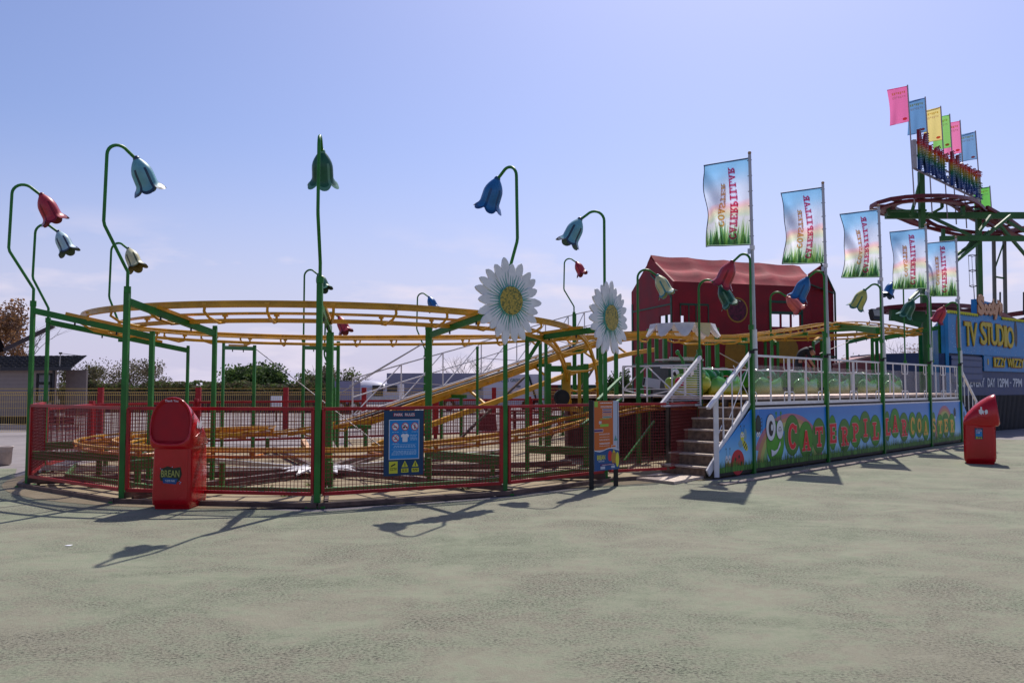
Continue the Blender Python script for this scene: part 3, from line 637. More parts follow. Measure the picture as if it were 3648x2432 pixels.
b = MB(); b.slab(F, [(w0, z0), (w1, z0), (w1, z1), (w0, z1)], .02, GRY, -.02); b.build('board', t)
b = MB(); Y_ = lambda f: z1-f*H_; X_ = lambda f: w0+f*(w1-w0)
wave = [(X_(.0+.1*k), Y_(.70+.02*sin(k*.75))) for k in range(11)]
rect(b, F, w0, Y_(.705), wm, z1, ORP, .002)
b.poly(F, [(w0, z0), (w1, z0)]+[(x, y-.0) for x, y in reversed(wave)], PW, .003); b.poly(F, [(w0, z0), (w1, z0)]+[(x, y-.012) for x, y in reversed(wave)], BL2, .004)
rect(b, F, X_(.01), Y_(.085), X_(.14), Y_(.005), LG, .004); lines(b, F, X_(.2), X_(.72), Y_(.035), .014, PW, .004); lines(b, F, X_(.24), X_(.72), Y_(.08), .008, PW, .004, 2, .017)
for k, c in enumerate((BL2, PUR, ORP, TEA)):
    y = Y_(.125+.036*k); rect(b, F, X_(.33), y-.013, X_(.70), y+.013, PW, .004); rect(b, F, X_(.34), y-.009, X_(.69), y+.009, c, .005)
lines(b, F, X_(.22), X_(.60), Y_(.265), .012, LG, .004)
for k in range(6): b.ell(F, X_(.26+.055*k), Y_(.352), .022, .024, LG, .004+.0004*k, 12)
for k in (0, 1): b.ell(F, X_(.20+.055*k), Y_(.31), .016, .026, PW, .007, 12); b.ell(F, X_(.205+.055*k), Y_(.312), .006, .01, PK, .008, 10)
rect(b, F, w0, Y_(.445), X_(.35), Y_(.405), PW, .004); rect(b, F, w0, Y_(.44), X_(.335), Y_(.41), PUR, .005)
for f in (.475, .487, .522, .556, .568, .606, .616, .622, .65): lines(b, F, X_(.18), X_(.62), Y_(f), .005, PW, .004)
b.ell(F, X_(.86), Y_(.545), .02, .05, TEA, .004, 3, pi/2); b.ell(F, X_(.86), Y_(.57), .05, .014, TEA, .005, 14)
rect(b, F, X_(.68), Y_(.68), X_(.86), Y_(.645), PW, .006); rect(b, F, X_(.69), Y_(.675), X_(.85), Y_(.65), ORP, .007)
b.text(F, 'BREAN', X_(.10), Y_(.845), X_(.42), Y_(.775), PY, .006, .02); b.text(F, 'THEME PARK', X_(.14), Y_(.875), X_(.39), Y_(.855), PW, .006)
b.ell(F, X_(.62), Y_(.80), .055, .085, PR, .005, 16); b.ell(F, X_(.78), Y_(.83), .07, .11, mat('print_tan', (.4, .2, .03), .5, var=0), .0055, 16)
b.ell(F, X_(.92), Y_(.86), .045, .12, PY, .006, 16); b.poly(F, [(X_(.72), Y_(.75)), (X_(.82), Y_(.75)), (X_(.77), Y_(.70))], PY, .007); rect(b, F, X_(.764), Y_(.743), X_(.776), Y_(.72), PK, .008)
rect(b, F, X_(.22), Y_(.935), X_(.82), Y_(.905), PUR, .007); lines(b, F, X_(.25), X_(.78), Y_(.925), .007, PW, .008)
rect(b, F, X_(.23), Y_(.98), X_(.41), Y_(.94), GRY, .007); rect(b, F, X_(.66), Y_(.975), X_(.81), Y_(.94), GRY, .007)
b.build('printed_panel', t)

# ================================================================== BINS
def rr(cx, cy, hx, hy, r, z, n=5):
    P = []
    for qx, qy, a0 in ((1, 1, 0), (-1, 1, 90), (-1, -1, 180), (1, -1, 270)):
        for k in range(n+1): a = R(a0+90*k/n); P.append(V(cx+qx*(hx-r)+cos(a)*r, cy+qy*(hy-r)+sin(a)*r, z))
    return P
def litter_bin(pos, rot, label, extra=False, sc_=1.0):
    t = thing('litter_bin', pos, label, 'litter bin', 'red hooded litter bins'); M = Matrix.Translation(Vector(pos)) @ Matrix.Rotation(rot, 4, 'Z') @ Matrix.Scale(sc_, 4)
    X = lambda ring: [M @ p for p in ring]
    b = MB(); st = [(.0, .225, .25, .05), (.045, .232, .262, .05), (.05, .245, .275, .05), (.11, .25, .285, .05), (.40, .248, .285, .05), (.78, .242, .282, .06), (.80, .242, .282, .06)]
    b.loft([X(rr(0, 0, hx, hy, r, z)) for z, hx, hy, r in st], BINRED); b.build('body', t)
    # door line and plate on the front
    b = MB(); F = lambda x, y, z=0: M @ V(x, -.286-z, y)
    P = [(-.21, .12), (.21, .12), (.21, .74), (.19, .765), (-.19, .765), (-.21, .74)]; b.slab(F, P, .006, BINRED, -.002); b.build('door', t)
    # hood: arched sections from the mouth at the front to the low back
    def arch(y, zb, zt, hw, pw=2.2, n=20, pl=3.2):
        P = []
        zc = zb+(zt-zb)*.42
        for k in range(n+1):
            a = pi*k/n; P.append(V(hw*abs(cos(a))**(2/pw)*(1 if cos(a) >= 0 else -1), y, zc+(zt-zc)*abs(sin(a))**(2/pw)))
        for k in range(1, 10):
            a = pi*k/10; P.append(V(-hw*abs(cos(a))**(2/pl)*(1 if cos(a) >= 0 else -1), y, zc-(zc-zb)*abs(sin(a))**(2/pl)))
        return P
    def hoodring(y, zb, zt, hw, tiltf=0): return [M @ V(p.x, p.y+tiltf*(p.z-1.05), p.z) for p in arch(y, zb, zt, hw, pl=3.2 if y < -.33 else 6 if y < -.25 else 14)]
    b = MB(); secs = [(-.335, .82, 1.385, .245, .12), (-.345, .80, 1.40, .256, .12), (-.31, .76, 1.405, .262, .10), (-.2, .74, 1.365, .262, .06), (-.05, .74, 1.28, .260, .0), (.09, .77, 1.16, .258, 0), (.20, .77, 1.03, .25, 0), (.265, .77, .92, .243, 0), (.282, .77, .84, .24, 0)]
    b.loft([hoodring(y, zb, zt, hw, tf) for y, zb, zt, hw, tf in secs], BINRED, cap=False)
    b.add(hoodring(*secs[-1]), [tuple(range(30))], BINRED)
    b.add(X(rr(0, 0, .24, .28, .06, .79))+[], [tuple(range(24))], BINRED); b.build('hood', t)
    b = MB(); a_, c_, d_ = hoodring(-.335, .82, 1.385, .245, .12), hoodring(-.325, .835, 1.37, .238, .115), hoodring(-.305, .86, 1.345, .222, .11)
    b.loft([a_, c_, d_], BINSHADE, cap=False); b.add(d_, [tuple(range(30))], BINSHADE); b.build('mouth', t)
    # chin lip
    b = MB(); G1 = lambda x, y, z=0: M @ V(x, -.293-z, y)
    b.poly(G1, [(-.13, .36), (.0, .33), (.11, .35), (.14, .44), (.12, .53), (.03, .515), (-.04, .54), (-.12, .51), (-.14, .43)], flat('dark_badge', (.02, .03, .012)), .001)
    b.poly(G1, [(-.095, .33), (.07, .315), (.09, .385), (-.1, .40)], BL2, .0015)
    b.text(G1, 'BREAN', -.12, .405, .11, .49, flat('logo_lime', (.40, .42, .10)), .003, .004); b.text(G1, 'THEME PARK', -.07, .345, .06, .37, PW, .004)
    for x, y in ((-.13, .51), (-.11, .495), (.13, .34), (.11, .355), (.12, .325), (.02, .53)): b.ell(G1, x, y, .005, .006, PB, .003, 8)
    G2 = lambda x, y, z=0: M @ V(x, -.333-.0-z+.12*(y-1.05), y)
    b.text(lambda x, y, z=0: M @ V(x, -.352-z+.12*(y-1.05), y-.10*x*x*4), 'Thank You', -.085, 1.345, .085, 1.372, PW, .0, .01)
    b.build('printed_logo', t)
    # side litter symbol, torn white sticker shapes
    for sd in ((1,) if not extra else (-1,)):
        b = MB(); S_ = lambda x, y, z=0, sd=sd: M @ V(sd*(.262+z), x, y)
        for pts in ([(-.16, 1.02), (-.12, 1.0), (-.10, 1.06), (-.13, 1.1), (-.16, 1.08)], [(-.09, 1.0), (-.06, 1.02), (-.05, .99), (-.01, 1.02), (0, 1.09), (-.03, 1.1), (-.03, 1.15), (-.06, 1.15), (-.06, 1.09), (-.09, 1.07)]): b.poly(S_, pts, PW, .006)
        b.build('side_symbol', t)
        b = MB(); b.tube([M @ V(sd*(.258+.004), -.17+.2*k/8, .90+.055*sin(k/8*pi*.5)) for k in range(9)], .006, BINRED, 6); b.build('moulded_rib', t)
    if extra:
        b = MB(); S2 = lambda x, y, z=0: M @ V(-.250-z, .02-x+.06, .50+y); rules_art(b, S2, .24, .0012, True); b.build('rules_sticker', t)
    return t
litter_bin(G(611, 1813)+V(0, .27, 0), R(-1), 'big red hooded litter bin in front of the mesh fence, mouth towards us', sc_=1.05)
litter_bin(G(3510, 1652)+V(0, .2, 0), R(62), 'red hooded litter bin right of the platform with its mouth facing right', True, sc_=1.04)
# ================================================================== PLATFORM
plat = thing('boarding_platform', PN(7, 1), 'long boarding platform with white railings, green posts and a printed caterpillar front', 'platform')
SX = [s_at(x, -.065) for x in (2679, 2943, 3143, 3311, 3419)]; ZP0, ZP1, ZDK = .09, 1.19, 1.43
ROT = Matrix.Rotation(atan2(DD.y, DD.x), 3, 'Z')
def pbox(b, s0, s1, n0, n1, z0, z1, m): b.box(PN((s0+s1)/2, (n0+n1)/2, (z0+z1)/2), (s1-s0, n1-n0, z1-z0), m, ROT)
DECK = mat('deck_tread_plate', (.55, .42, .35), .5, .3, var=.25, scale=7, bump=.5, bscale=50); BRN = mat('brown_fascia', (.10, .075, .06), .6, .2, var=.3, scale=4, bump=.3)
b = MB(); pbox(b, 1.25, 14.1, .06, 1.95, 1.37, ZDK, DECK); pbox(b, 1.25, 14.1, 3.15, 4.7, 1.37, ZDK, DECK); b.build('deck', plat)
b = MB(); pbox(b, 1.3, 14.05, .09, .15, 1.22, 1.368, BRN); pbox(b, 1.3, 14.05, .12, .2, .0, 1.21, DARK); pbox(b, 1.3, 14.05, 4.5, 4.6, .0, 1.36, RUST); b.build('deck_skirt', plat)
b = MB(); pbox(b, -.02, 14.9, -.06, .0, .03, .085, BLACK); b.build('base_rail', plat)
b = MB()
for s_ in SX: 
    for n_ in (.5, 1.8, 3.2):
        b = MB(); pbox(b, s_-.04, s_+.04, n_-.04, n_+.04, 0, 1.36, BRN); b.build('under_post', plat)
PNT = ramp_mat('print_sky', [(0, '#b4dcec'), (.35, '#86c4e8'), (.75, '#2391dc'), (1, '#1478c8')], lo=.1, hi=1.2, rough=.3, noise=.25, nscale=1.2)
FP = frame(PN(0, -.062), DD, V(0, 0, 1), -NN)      # banner plane: x along the platform, y up
def sz(x, y):
    p = hit(x, y, PN(0, -.062), NN); return (p-PN(0, -.062)).dot(DD), p.z
GRS = [flat('grass%d' % i, c) for i, c in enumerate(((.03, .13, .012), (.06, .21, .02), (.10, .28, .03), (.018, .08, .01)))]
LGR = flat('leaf_green', (.05, .27, .012)); MGR = flat('mid_green', (.07, .34, .015)); LRED = flat('letter_red', (.72, .010, .02)); LOR = flat('letter_orange', (.80, .40, .03)); LPK = flat('letter_edge', (.70, .50, .42)); CRM = flat('outline', (.55, .60, .30))
RB = [flat('rainbow%d' % i, c) for i, c in enumerate(((.45, .16, .22), (.50, .24, .12), (.45, .45, .12), (.20, .42, .12)))]
GL = {'T': [('r', 0, .8, 1, 1), ('r', .36, 0, .64, 1), ('r', .2, 0, .8, .15), ('r', 0, .64, .15, .9), ('r', .85, .64, 1, .9)],
 'E': [('r', .12, 0, .42, 1), ('r', 0, .83, 1, 1), ('r', 0, 0, 1, .17), ('r', .2, .42, .75, .58), ('r', .84, .68, 1, .9), ('r', .84, .1, 1, .34)],
 'L': [('r', .18, 0, .48, 1), ('r', 0, .85, .66, 1), ('r', 0, 0, 1, .17), ('r', .84, .1, 1, .40)],
 'I': [('r', .34, 0, .66, 1), ('r', .08, .85, .92, 1), ('r', .08, 0, .92, .15)],
 'A': [('q', [(.38, 1), (.62, 1), (.94, .1), (.66, .1)]), ('q', [(.38, 1), (.56, 1), (.32, .1), (.08, .1)]), ('r', .24, .28, .76, .42), ('r', -.03, 0, .42, .13), ('r', .55, 0, 1.05, .13)],
 'P': [('r', .14, 0, .42, 1), ('r', 0, 0, .58, .14), ('r', 0, .86, .5, 1), ('a', .48, .71, .50, .29, .26, .17, -90, 90), ('r', .4, .83, .52, 1), ('r', .4, .42, .52, .58)],
 'R': [('r', .14, 0, .42, 1), ('r', 0, 0, .52, .14), ('r', 0, .86, .5, 1), ('a', .48, .72, .46, .28, .25, .17, -90, 90), ('r', .4, .83, .52, 1), ('r', .4, .44, .52, .6), ('q', [(.42, .5), (.66, .5), (1.0, .06), (.72, .06)]), ('r', .64, 0, 1.08, .14)],
 'C': [('a', .52, .5, .50, .52, .28, .19, 42, 318), ('r', .78, .62, .98, .92)], 'O': [('a', .5, .5, .50, .52, .27, .19, 0, 360)],
 'S': [('a', .5, .74, .48, .28, .25, .17, 20, 270), ('a', .5, .26, .48, .28, .25, .17, -160, 90), ('r', .78, .72, .98, .95), ('r', .02, .05, .2, .3)]}
def slab_letter(b, Fm, ch, cx, cy, w_, h_, m, me=None, dz=.003, e=.10):
    """chunky serif letter; the outline is the same pieces grown a little, just behind"""
    for pas, g, mm_, z in (((0, e, me, dz), (1, 0, m, dz+.0012)) if me else ((1, 0, m, dz),)) if False else ([(0, e, me, dz), (1, 0, m, dz+.0016)] if me else [(1, 0, m, dz)]):
        gx, gy = g*.5, g*.5*w_/h_*1.0
        T = lambda x, y: (cx+(x-.5)*w_, cy+(y-.5)*h_)
        for i, p in enumerate(GL[ch]):
            zz = z+i*.00012
            if p[0] == 'r': b.poly(Fm, [T(p[1]-gx, p[2]-gy), T(p[3]+gx, p[2]-gy), T(p[3]+gx, p[4]+gy), T(p[1]-gx, p[4]+gy)], mm_, zz)
            elif p[0] == 'q':
                q = p[1]; mx_ = sum(a[0] for a in q)/4; my_ = sum(a[1] for a in q)/4
                b.poly(Fm, [T(a[0]+(gx if a[0] > mx_ else -gx), a[1]+(gy if a[1] > my_ else -gy)) for a in q], mm_, zz)
            else:
                _, ax, ay, rx, ry, tx, ty, a0, a1 = p; c = T(ax, ay)
                b.arc(Fm, c[0], c[1], (rx+gx)*w_, (ry+gy)*h_, (tx+2*gx)*w_, R(a0), R(a1), mm_, zz, 18, ty=(ty+2*gy)*h_)
# sky-blue boards, one per bay plus the sloping ends
def board(name, pts, label=None):
    b = MB(); b.slab(FP, pts, .012, PNT, -.012)
    kw = {'label': label} if label else {}
    return b, name, kw
bays = [(0.0, 1.27)]+[(SX[i]+.05, SX[i+1]-.05) for i in range(4)]+[(13.96, 14.95)]
outs = [[(0, ZP0), (1.27, ZP0), (1.27, ZP1), (1.2, ZP1), (0, .44)]]+[[(a, ZP0), (c, ZP0), (c, ZP1), (a, ZP1)] for a, c in bays[1:5]]+[[(13.96, ZP0), (14.95, ZP0), (14.95, .38), (14.02, ZP1), (13.96, ZP1)]]
ART = [MB() for _ in bays]
def bay_of(s_): 
    for i, (a, c) in enumerate(bays):
        if s_ < c+.05: return i
    return 5
for i, o in enumerate(outs):
    b = MB(); b.slab(FP, o, .012, PNT, -.012)
    if 0 < i < 5: b.slab(FP, [(o[0][0], ZP1), (o[1][0], ZP1), (o[1][0], ZP1+.035), (o[0][0], ZP1+.035)], .03, WHITE, -.03)
    b.build('front_board', plat)
# rainbow 1, rainbow 2
for (xc, yb_, xo, yt), bi in (((2815, 1640, 2930, 1472), 1), ((3367, 1560, 3400, 1444), 4)):
    cs, cz = sz(xc, yb_); os_, _ = sz(xo, yb_); _, tz = sz(xc, yt); tz = min(tz, 1.14)
    rx, ry = os_-cs, tz-cz; lo_s = bays[bi][0]
    for k in range(4):
        f = 1-k*.085; n = 40; P = []
        a0, a1 = 0, pi
        pts = [(cs+rx*f*cos(pi*j/n), cz+ry*f*sin(pi*j/n), cs+rx*(f-.085)*cos(pi*j/n), cz+ry*(f-.085)*sin(pi*j/n)) for j in range(n+1)]
        for j in range(n):
            q = [pts[j][:2], pts[j+1][:2], pts[j+1][2:], pts[j][2:]]
            if all(bays[bi][0]+.01 < p[0] < bays[bi][1]-.01 for p in q): ART[bi].poly(FP, q, RB[k], .0012+k*.0001)
# caterpillar segments with letters
segs = [('C', 2822, 1553, 1), ('A', 2871, 1569, 1), ('T', 2917, 1555, 1), ('E', 2966, 1543, 1), ('R', 3008, 1553, 1), ('P', 3047, 1539, 1), ('I', 3082, 1523, 1), ('L', 3118, 1535, 1), ('L', 3161, 1520, 1), ('A', 3188, 1509, 1), ('R', 3220, 1523, 1),
        ('C', 3250, 1516, 0), ('O', 3274, 1515, 0), ('A', 3297, 1524, 0), ('S', 3326, 1514, 0), ('T', 3349, 1526, 0), ('E', 3369, 1515, 0), ('R', 3391, 1519, 0)]
hs, hz = sz(2762, 1578); bh = ART[1]
for k, (ch, x, y, r_) in enumerate(segs):
    s_, z_ = sz(x, y); a = ART[bay_of(s_)]; lo, hi = bays[bay_of(s_)]
    rx, ry = (.35, .41) if k == 0 else (.335, .38) if k < 4 else (.34, .37) if r_ else (.29, .34)
    rx = min(rx, s_-lo-.005, hi-s_-.005) if min(s_-lo, hi-s_) > .15 else rx
    z_ = max(z_, .50); z_e = z_+.02
    if k: rx = min(rx, max(.16, s_-lo-.0), 9); rx = min(rx, max(.16, hi-s_))
    a.ell(FP, s_, z_e, rx, ry, GRS[3], .0018+k*.00025, 30); a.ell(FP, s_, z_e, rx*.95, ry*.965, LGR if k % 2 else GRS[1], .0021+k*.00025, 30)
    if k == 0: pass
    # thin legs and shoes
    for dx in (-.1, .05):
        a.poly(FP, [(s_+dx, z_-ry*.85), (s_+dx+.012, z_-ry*.85), (s_+dx+.01, z_-ry-.12), (s_+dx-.002, z_-ry-.12)], PK, .0018)
        a.ell(FP, s_+dx-.03, z_-ry-.13, .045, .022, PK, .0019, 12)
for k, (ch, x, y, r_) in enumerate(segs):
    s_, z_ = sz(x, y); a = ART[bay_of(s_)]; z_ = max(z_, .50)
    if r_: slab_letter(a, FP, ch, s_, z_, .40 if k == 0 else .37 if ch != 'I' else .28, .50 if k == 0 else .42, LRED, LPK, .0085, .055)
    else: slab_letter(a, FP, ch, s_, z_, .30, .36 if ch != 'C' else .44, LOR, CRM, .0085, .05)
# face
bh.ell(FP, hs, hz+.02, .37, .42, GRS[3], .0020, 32); bh.ell(FP, hs, hz+.02, .355, .40, MGR, .0026, 32)
for dx in (.02, .22):
    bh.poly(FP, [(hs+dx, hz+.36), (hs+dx+.03, hz+.36), (hs+dx+.045, hz+.58), (hs+dx+.02, hz+.58)], LGR, .0027); bh.ell(FP, hs+dx+.03, min(hz+.58, 1.14), .035, .035, LGR, .0028, 12)
e_s, e_z = sz(2745, 1522); bh.ell(FP, e_s, e_z, .20, .265, PK, .0100, 30); bh.ell(FP, e_s, e_z, .188, .253, PW, .0104, 30); bh.ell(FP, e_s+.0, e_z-.02, .10, .15, PK, .0108, 24); bh.ell(FP, e_s+.04, e_z, .04, .065, PW, .0112, 16)
e_s, e_z = sz(2777, 1529); bh.ell(FP, e_s, e_z, .148, .195, PK, .0100, 30); bh.ell(FP, e_s, e_z, .138, .185, PW, .0104, 30); bh.arc(FP, e_s, e_z-.06, .07, .12, .02, R(15), R(165), PK, .0108); bh.arc(FP, e_s, e_z-.07, .04, .07, .014, R(15), R(165), PK, .0109)
m_s, m_z = hs, hz-.05; P = [(m_s-.20, m_z-.06)]+[(m_s-.18+.40*j/8, m_z-.20+.22*(j/8)**2.2) for j in range(9)]+[(m_s+.20, m_z+.10), (m_s+.08, m_z-.06), (m_s-.05, m_z-.10)]
bh.poly(FP, P, PK, .0100); bh.poly(FP, [(x*.94+m_s*.06, y*.94+(m_z-.08)*.06) for x, y in P], PW, .0104)
# spider, bee, ladybird, far insects
def spider(a, s_, z_, k=1.0):
    a.poly(FP, [(s_-.002, z_), (s_+.002, z_), (s_+.002, 1.17), (s_-.002, 1.17)], PW, .0016)
    for sd in (-1, 1):
        for j in range(4):
            y = z_+.12*k-.07*k*j; a.poly(FP, [(s_+sd*.05*k, y), (s_+sd*.15*k, y+.02*k), (s_+sd*.165*k, y-.06*k), (s_+sd*.155*k, y-.06*k), (s_+sd*.142*k, y+.005*k), (s_+sd*.05*k, y-.012*k)], PK, .002)
    a.ell(FP, s_, z_, .11*k, .20*k, PK, .0024, 20); a.ell(FP, s_+.01, z_+.03*k, .07*k, .12*k, flat('spider_green', (.012, .04, .035)), .0027, 18)
    for sd in (-1, 1): a.ell(FP, s_+sd*.035*k, z_-.17*k, .036*k, .05*k, PW, .003, 14); a.ell(FP, s_+sd*.03*k, z_-.175*k, .012*k, .018*k, PK, .0033, 10)
spider(ART[1], *sz(2701, 1515)); spider(ART[4], *sz(3401, 1470), .75)
s_, z_ = sz(2648, 1590-.0); a = ART[0]
s_, z_ = sz(2645, 1573)
a.ell(FP, s_-.07, z_-.03, .085, .07, flat('wing', (.20, .36, .45)), .002, 18); a.ell(FP, s_+.11, z_+.13, .05, .11, flat('wing', (.20, .36, .45)), .002, 18)
Fb = frame(FP(s_+.07, z_-.05), DD*cos(-.8)+V(0, 0, 1)*sin(-.8), -DD*sin(-.8)+V(0, 0, 1)*cos(-.8), -NN)
a.ell(Fb, .03, 0, .13, .065, PY, .003, 20); rect(a, Fb, .02, -.06, .05, .06, PK, .0033); rect(a, Fb, .085, -.05, .11, .05, PK, .0033); rect(a, Fb, -.04, -.055, -.015, .055, PK, .0033)
a.ell(FP, s_-.01, z_+.10, .075, .085, PY, .0036, 18)
for dx in (-.035, .03): a.ell(FP, s_+dx-.01, z_+.12, .03, .045, PW, .004, 12); a.ell(FP, s_+dx-.01, z_+.12, .01, .015, PK, .0043, 8)
for dx in (-.05, .05): a.poly(FP, [(s_+dx*.4, z_+.18), (s_+dx*.4+.008, z_+.18), (s_+dx*1.3+.008, z_+.28), (s_+dx*1.3, z_+.28)], PK, .003); a.ell(FP, s_+dx*1.3, z_+.29, .016, .016, PK, .0031, 8)
s_, z_ = sz(2628, 1640); z_ -= .0
a.ell(FP, s_, z_-.03, .24, .23, PR, .003, 28)
for dx, dz_ in ((-.08, .06), (.05, .1), (.13, -.02), (0, -.06), (-.12, -.1), (.1, -.14)): a.ell(FP, s_+dx, z_+dz_-.03, .03, .035, PK, .0034, 12)
hx, hy = sz(2594, 1650); TAN = flat('ladybird_tan', (.50, .27, .08)); a.ell(FP, hx, hy-.03, .115, .09, TAN, .0038, 20)
for dx in (-.055, .05): a.ell(FP, hx+dx, hy+.07, .045, .075, PW, .0042, 14); a.ell(FP, hx+dx+.005, hy+.07, .014, .02, PK, .0045, 8); a.poly(FP, [(hx+dx, hy+.14), (hx+dx+.006, hy+.14), (hx+dx*1.3+.006, hy+.25), (hx+dx*1.3, hy+.25)], PK, .003); a.ell(FP, hx+dx*1.3, hy+.26, .016, .016, PK, .0031, 8)
a = ART[5]; a.ell(FP, 14.15, .78, .05, .12, PK, .002, 14); a.ell(FP, 14.22, .55, .09, .14, PR, .002, 14); a.ell(FP, 14.22, .36, .07, .09, TAN, .0023, 14)
# grass along the bottom, pale hill line behind
rg = random.Random(5)
for i, (lo, hi) in enumerate(bays):
    s_ = lo+.03
    rect(ART[i], FP, lo, ZP0, hi, ZP0+.09, GRS[1], .0125)
    while s_ < hi-.03:
        h_ = .10+.17*rg.random(); w_ = .012+.012*rg.random(); le = (rg.random()-.5)*.08; top = ZP0+h_
        ART[i].poly(FP, [(s_-w_, ZP0), (s_+w_, ZP0), (max(lo, min(hi, s_+le)), top)], GRS[rg.randrange(4)], .0128+.0004*rg.random()); s_ += .011+.012*rg.random()
for i, a in enumerate(ART): a.build('printed_artwork', plat)
# front posts and their flowers
fcols = [(REDF, 'large dark red bell flower over the start of the platform railing'), (BLUE, 'large blue bell flower in front of the maroon building'), (YG, 'yellow green bell flower above the middle of the platform'),
         (DGR, 'green bell flower with pale edges over the right part of the platform'), (REDF, 'dark red bell flower at the far right end of the platform')]
for s_, (cols, lab) in zip(SX, fcols):
    b = MB(); pbox(b, s_-.036, s_+.036, -.10, -.025, 0, 2.26, GREEN); b.tube([PN(s_, -.065, 2.24), PN(s_, -.065, 2.30)], .055, BLACK, 10); pbox(b, s_-.02, s_+.02, -.075, -.035, 2.26, 2.75, GREEN); b.build('support_post', plat)
    flower(PN(s_, -.06), 2.72, 4.14, NN, cols, lab, straight=True, L_=.52, grp='bell flowers along the platform front', tilt=.55, arch=.145)
# railing
ACR = bpy.data.materials.new('milky_acrylic'); ACR.use_nodes = True; nt = ACR.node_tree; pb_ = nt.nodes['Principled BSDF']; pb_.inputs['Base Color'].default_value = (.52, .46, .42, 1); pb_.inputs['Roughness'].default_value = .2
tr = nt.nodes.new('ShaderNodeBsdfTransparent'); mxs = nt.nodes.new('ShaderNodeMixShader'); nz_ = nt.nodes.new('ShaderNodeTexNoise'); nz_.inputs['Scale'].default_value = 2.5; mr_ = nt.nodes.new('ShaderNodeMapRange')
mr_.inputs['To Min'].default_value = .80; mr_.inputs['To Max'].default_value = .92; nt.links.new(nz_.outputs['Fac'], mr_.inputs['Value']); nt.links.new(mr_.outputs[0], mxs.inputs[0])
nt.links.new(pb_.outputs[0], mxs.inputs[1]); nt.links.new(tr.outputs[0], mxs.inputs[2]); nt.links.new(mxs.outputs[0], nt.nodes['Material Output'].inputs[0])
ZR0, ZR1 = 1.30, 2.23
for i in range(4):
    a0, a1 = SX[i]+.07, SX[i+1]-.06; b = MB(); nh = 2 if i < 3 else 2
    pbox(b, a0, a1, -.02, .02, ZR1-.04, ZR1, WHITE); pbox(b, a0, a1, -.025, .025, ZR0-.035, ZR0+.025, WHITE)
    for h in range(nh):
        l, r_ = a0+(a1-a0)*h/nh+.03, a0+(a1-a0)*(h+1)/nh-.03
        for x in (l, (l+r_)/2, r_): pbox(b, x-.012, x+.012, -.012, .012, ZR0, ZR1-.03, WHITE)
        for x, sg in ((l, 1), (r_, -1)):
            b.tube([PN(x+sg*.18, -.0, ZR1-.03), PN(x+sg*.18, 0, ZR1-.24), PN(x+sg*.15, 0, ZR1-.28), PN(x+sg*.02, 0, ZR1-.28)], .010, WHITE, 6)
            b.tube([PN(x+sg*.18, -.0, ZR0+.02), PN(x+sg*.18, 0, ZR0+.18), PN(x+sg*.15, 0, ZR0+.21), PN(x+sg*.02, 0, ZR0+.21)], .010, WHITE, 6)
    rl = b.build('railing', plat)
    for h in range(nh):
        l, r_ = a0+(a1-a0)*h/nh+.05, a0+(a1-a0)*(h+1)/nh-.05; b = MB(); pbox(b, l, r_, .03, .036, ZR0+.15, ZR1-.20, ACR); b.build('clear_panel', rl)
# end-of-platform truss rail by the ride
b = MB(); zt = 2.05; q0, q1 = PN(1.35, 1.15, 0), PN(1.35, 3.0, 0)
b.bar(q0+V(0, 0, zt), q1+V(0, 0, zt), .035, .035, WHITE); b.bar(q0+V(0, 0, zt-.48), q1+V(0, 0, zt-.48), .02, .02, WHITE); b.bar(q0+V(0, 0, 1.43), q1+V(0, 0, 1.43), .03, .03, WHITE)
for k in range(4): p = q0.lerp(q1, k/3); b.bar(p+V(0, 0, 1.3), p+V(0, 0, zt), .03, .03, WHITE)
for k in range(3):
    p, q = q0.lerp(q1, k/3), q0.lerp(q1, (k+1)/3)
    b.bar(p+V(0, 0, zt-.5 if k % 2 else 1.43), q+V(0, 0, 1.43 if k % 2 else zt-.5), .022, .022, WHITE); b.bar(p+V(0, 0, zt if k % 2 == 0 else zt-.5), q+V(0, 0, zt-.5 if k % 2 == 0 else zt), .022, .022, WHITE)
b.build('end_railing', plat)
b = MB(); pbox(b, 1.3, 14, 1.98, 2.02, 2.0, 2.03, WHITE)
for s_ in (2.2, 5, 8, 11, 14): pbox(b, s_-.015, s_+.015, 1.98, 2.02, 1.43, 2.03, WHITE)
b.build('inner_railing', plat)
# steps
st = thing('platform_steps', PN(.5, .5), 'metal tread plate steps with white handrails climbing to the platform', 'steps')
for k in range(6):
    b = MB(); z = .205*(k+1); s0 = -.25+.262*k; pbox(b, s0, s0+.30, .07, .99, z-.028, z, PLATE); pbox(b, s0+.02, s0+.035, .08, .98, z-.20, z-.03, mat('riser_plate', (.21, .14, .095), .5, .4, var=.3, scale=12, bump=.6, bscale=35)); b.build('step', st)
b = MB()
b.bar(PN(-.2, .04, .10), PN(1.28, .04, 1.30), .03, .14, WHITE)
b.build('stringer', st)
H0, H1 = PN(-.08, -.03), PN(1.27, -.03)
b = MB(); za, zb_ = 1.26, 2.25
b.bar(PN(-.28, -.03, za-.02), PN(1.27, -.03, zb_), .075, .05, WHITE); b.bar(PN(-.02, -.03, .02), PN(-.02, -.03, za+.13), .085, .05, WHITE)
b.bar(PN(.0, -.03, .46), PN(1.20, -.03, 1.32), .03, .085, WHITE)
for f in (.18, .44, .70, .94):
    zt_ = za+.12+(zb_-za-.1)*f; b.bar(PN(-.0+1.27*f, -.03, .46+.86*f), PN(1.27*f, -.03, zt_-.05), .022, .022, WHITE)
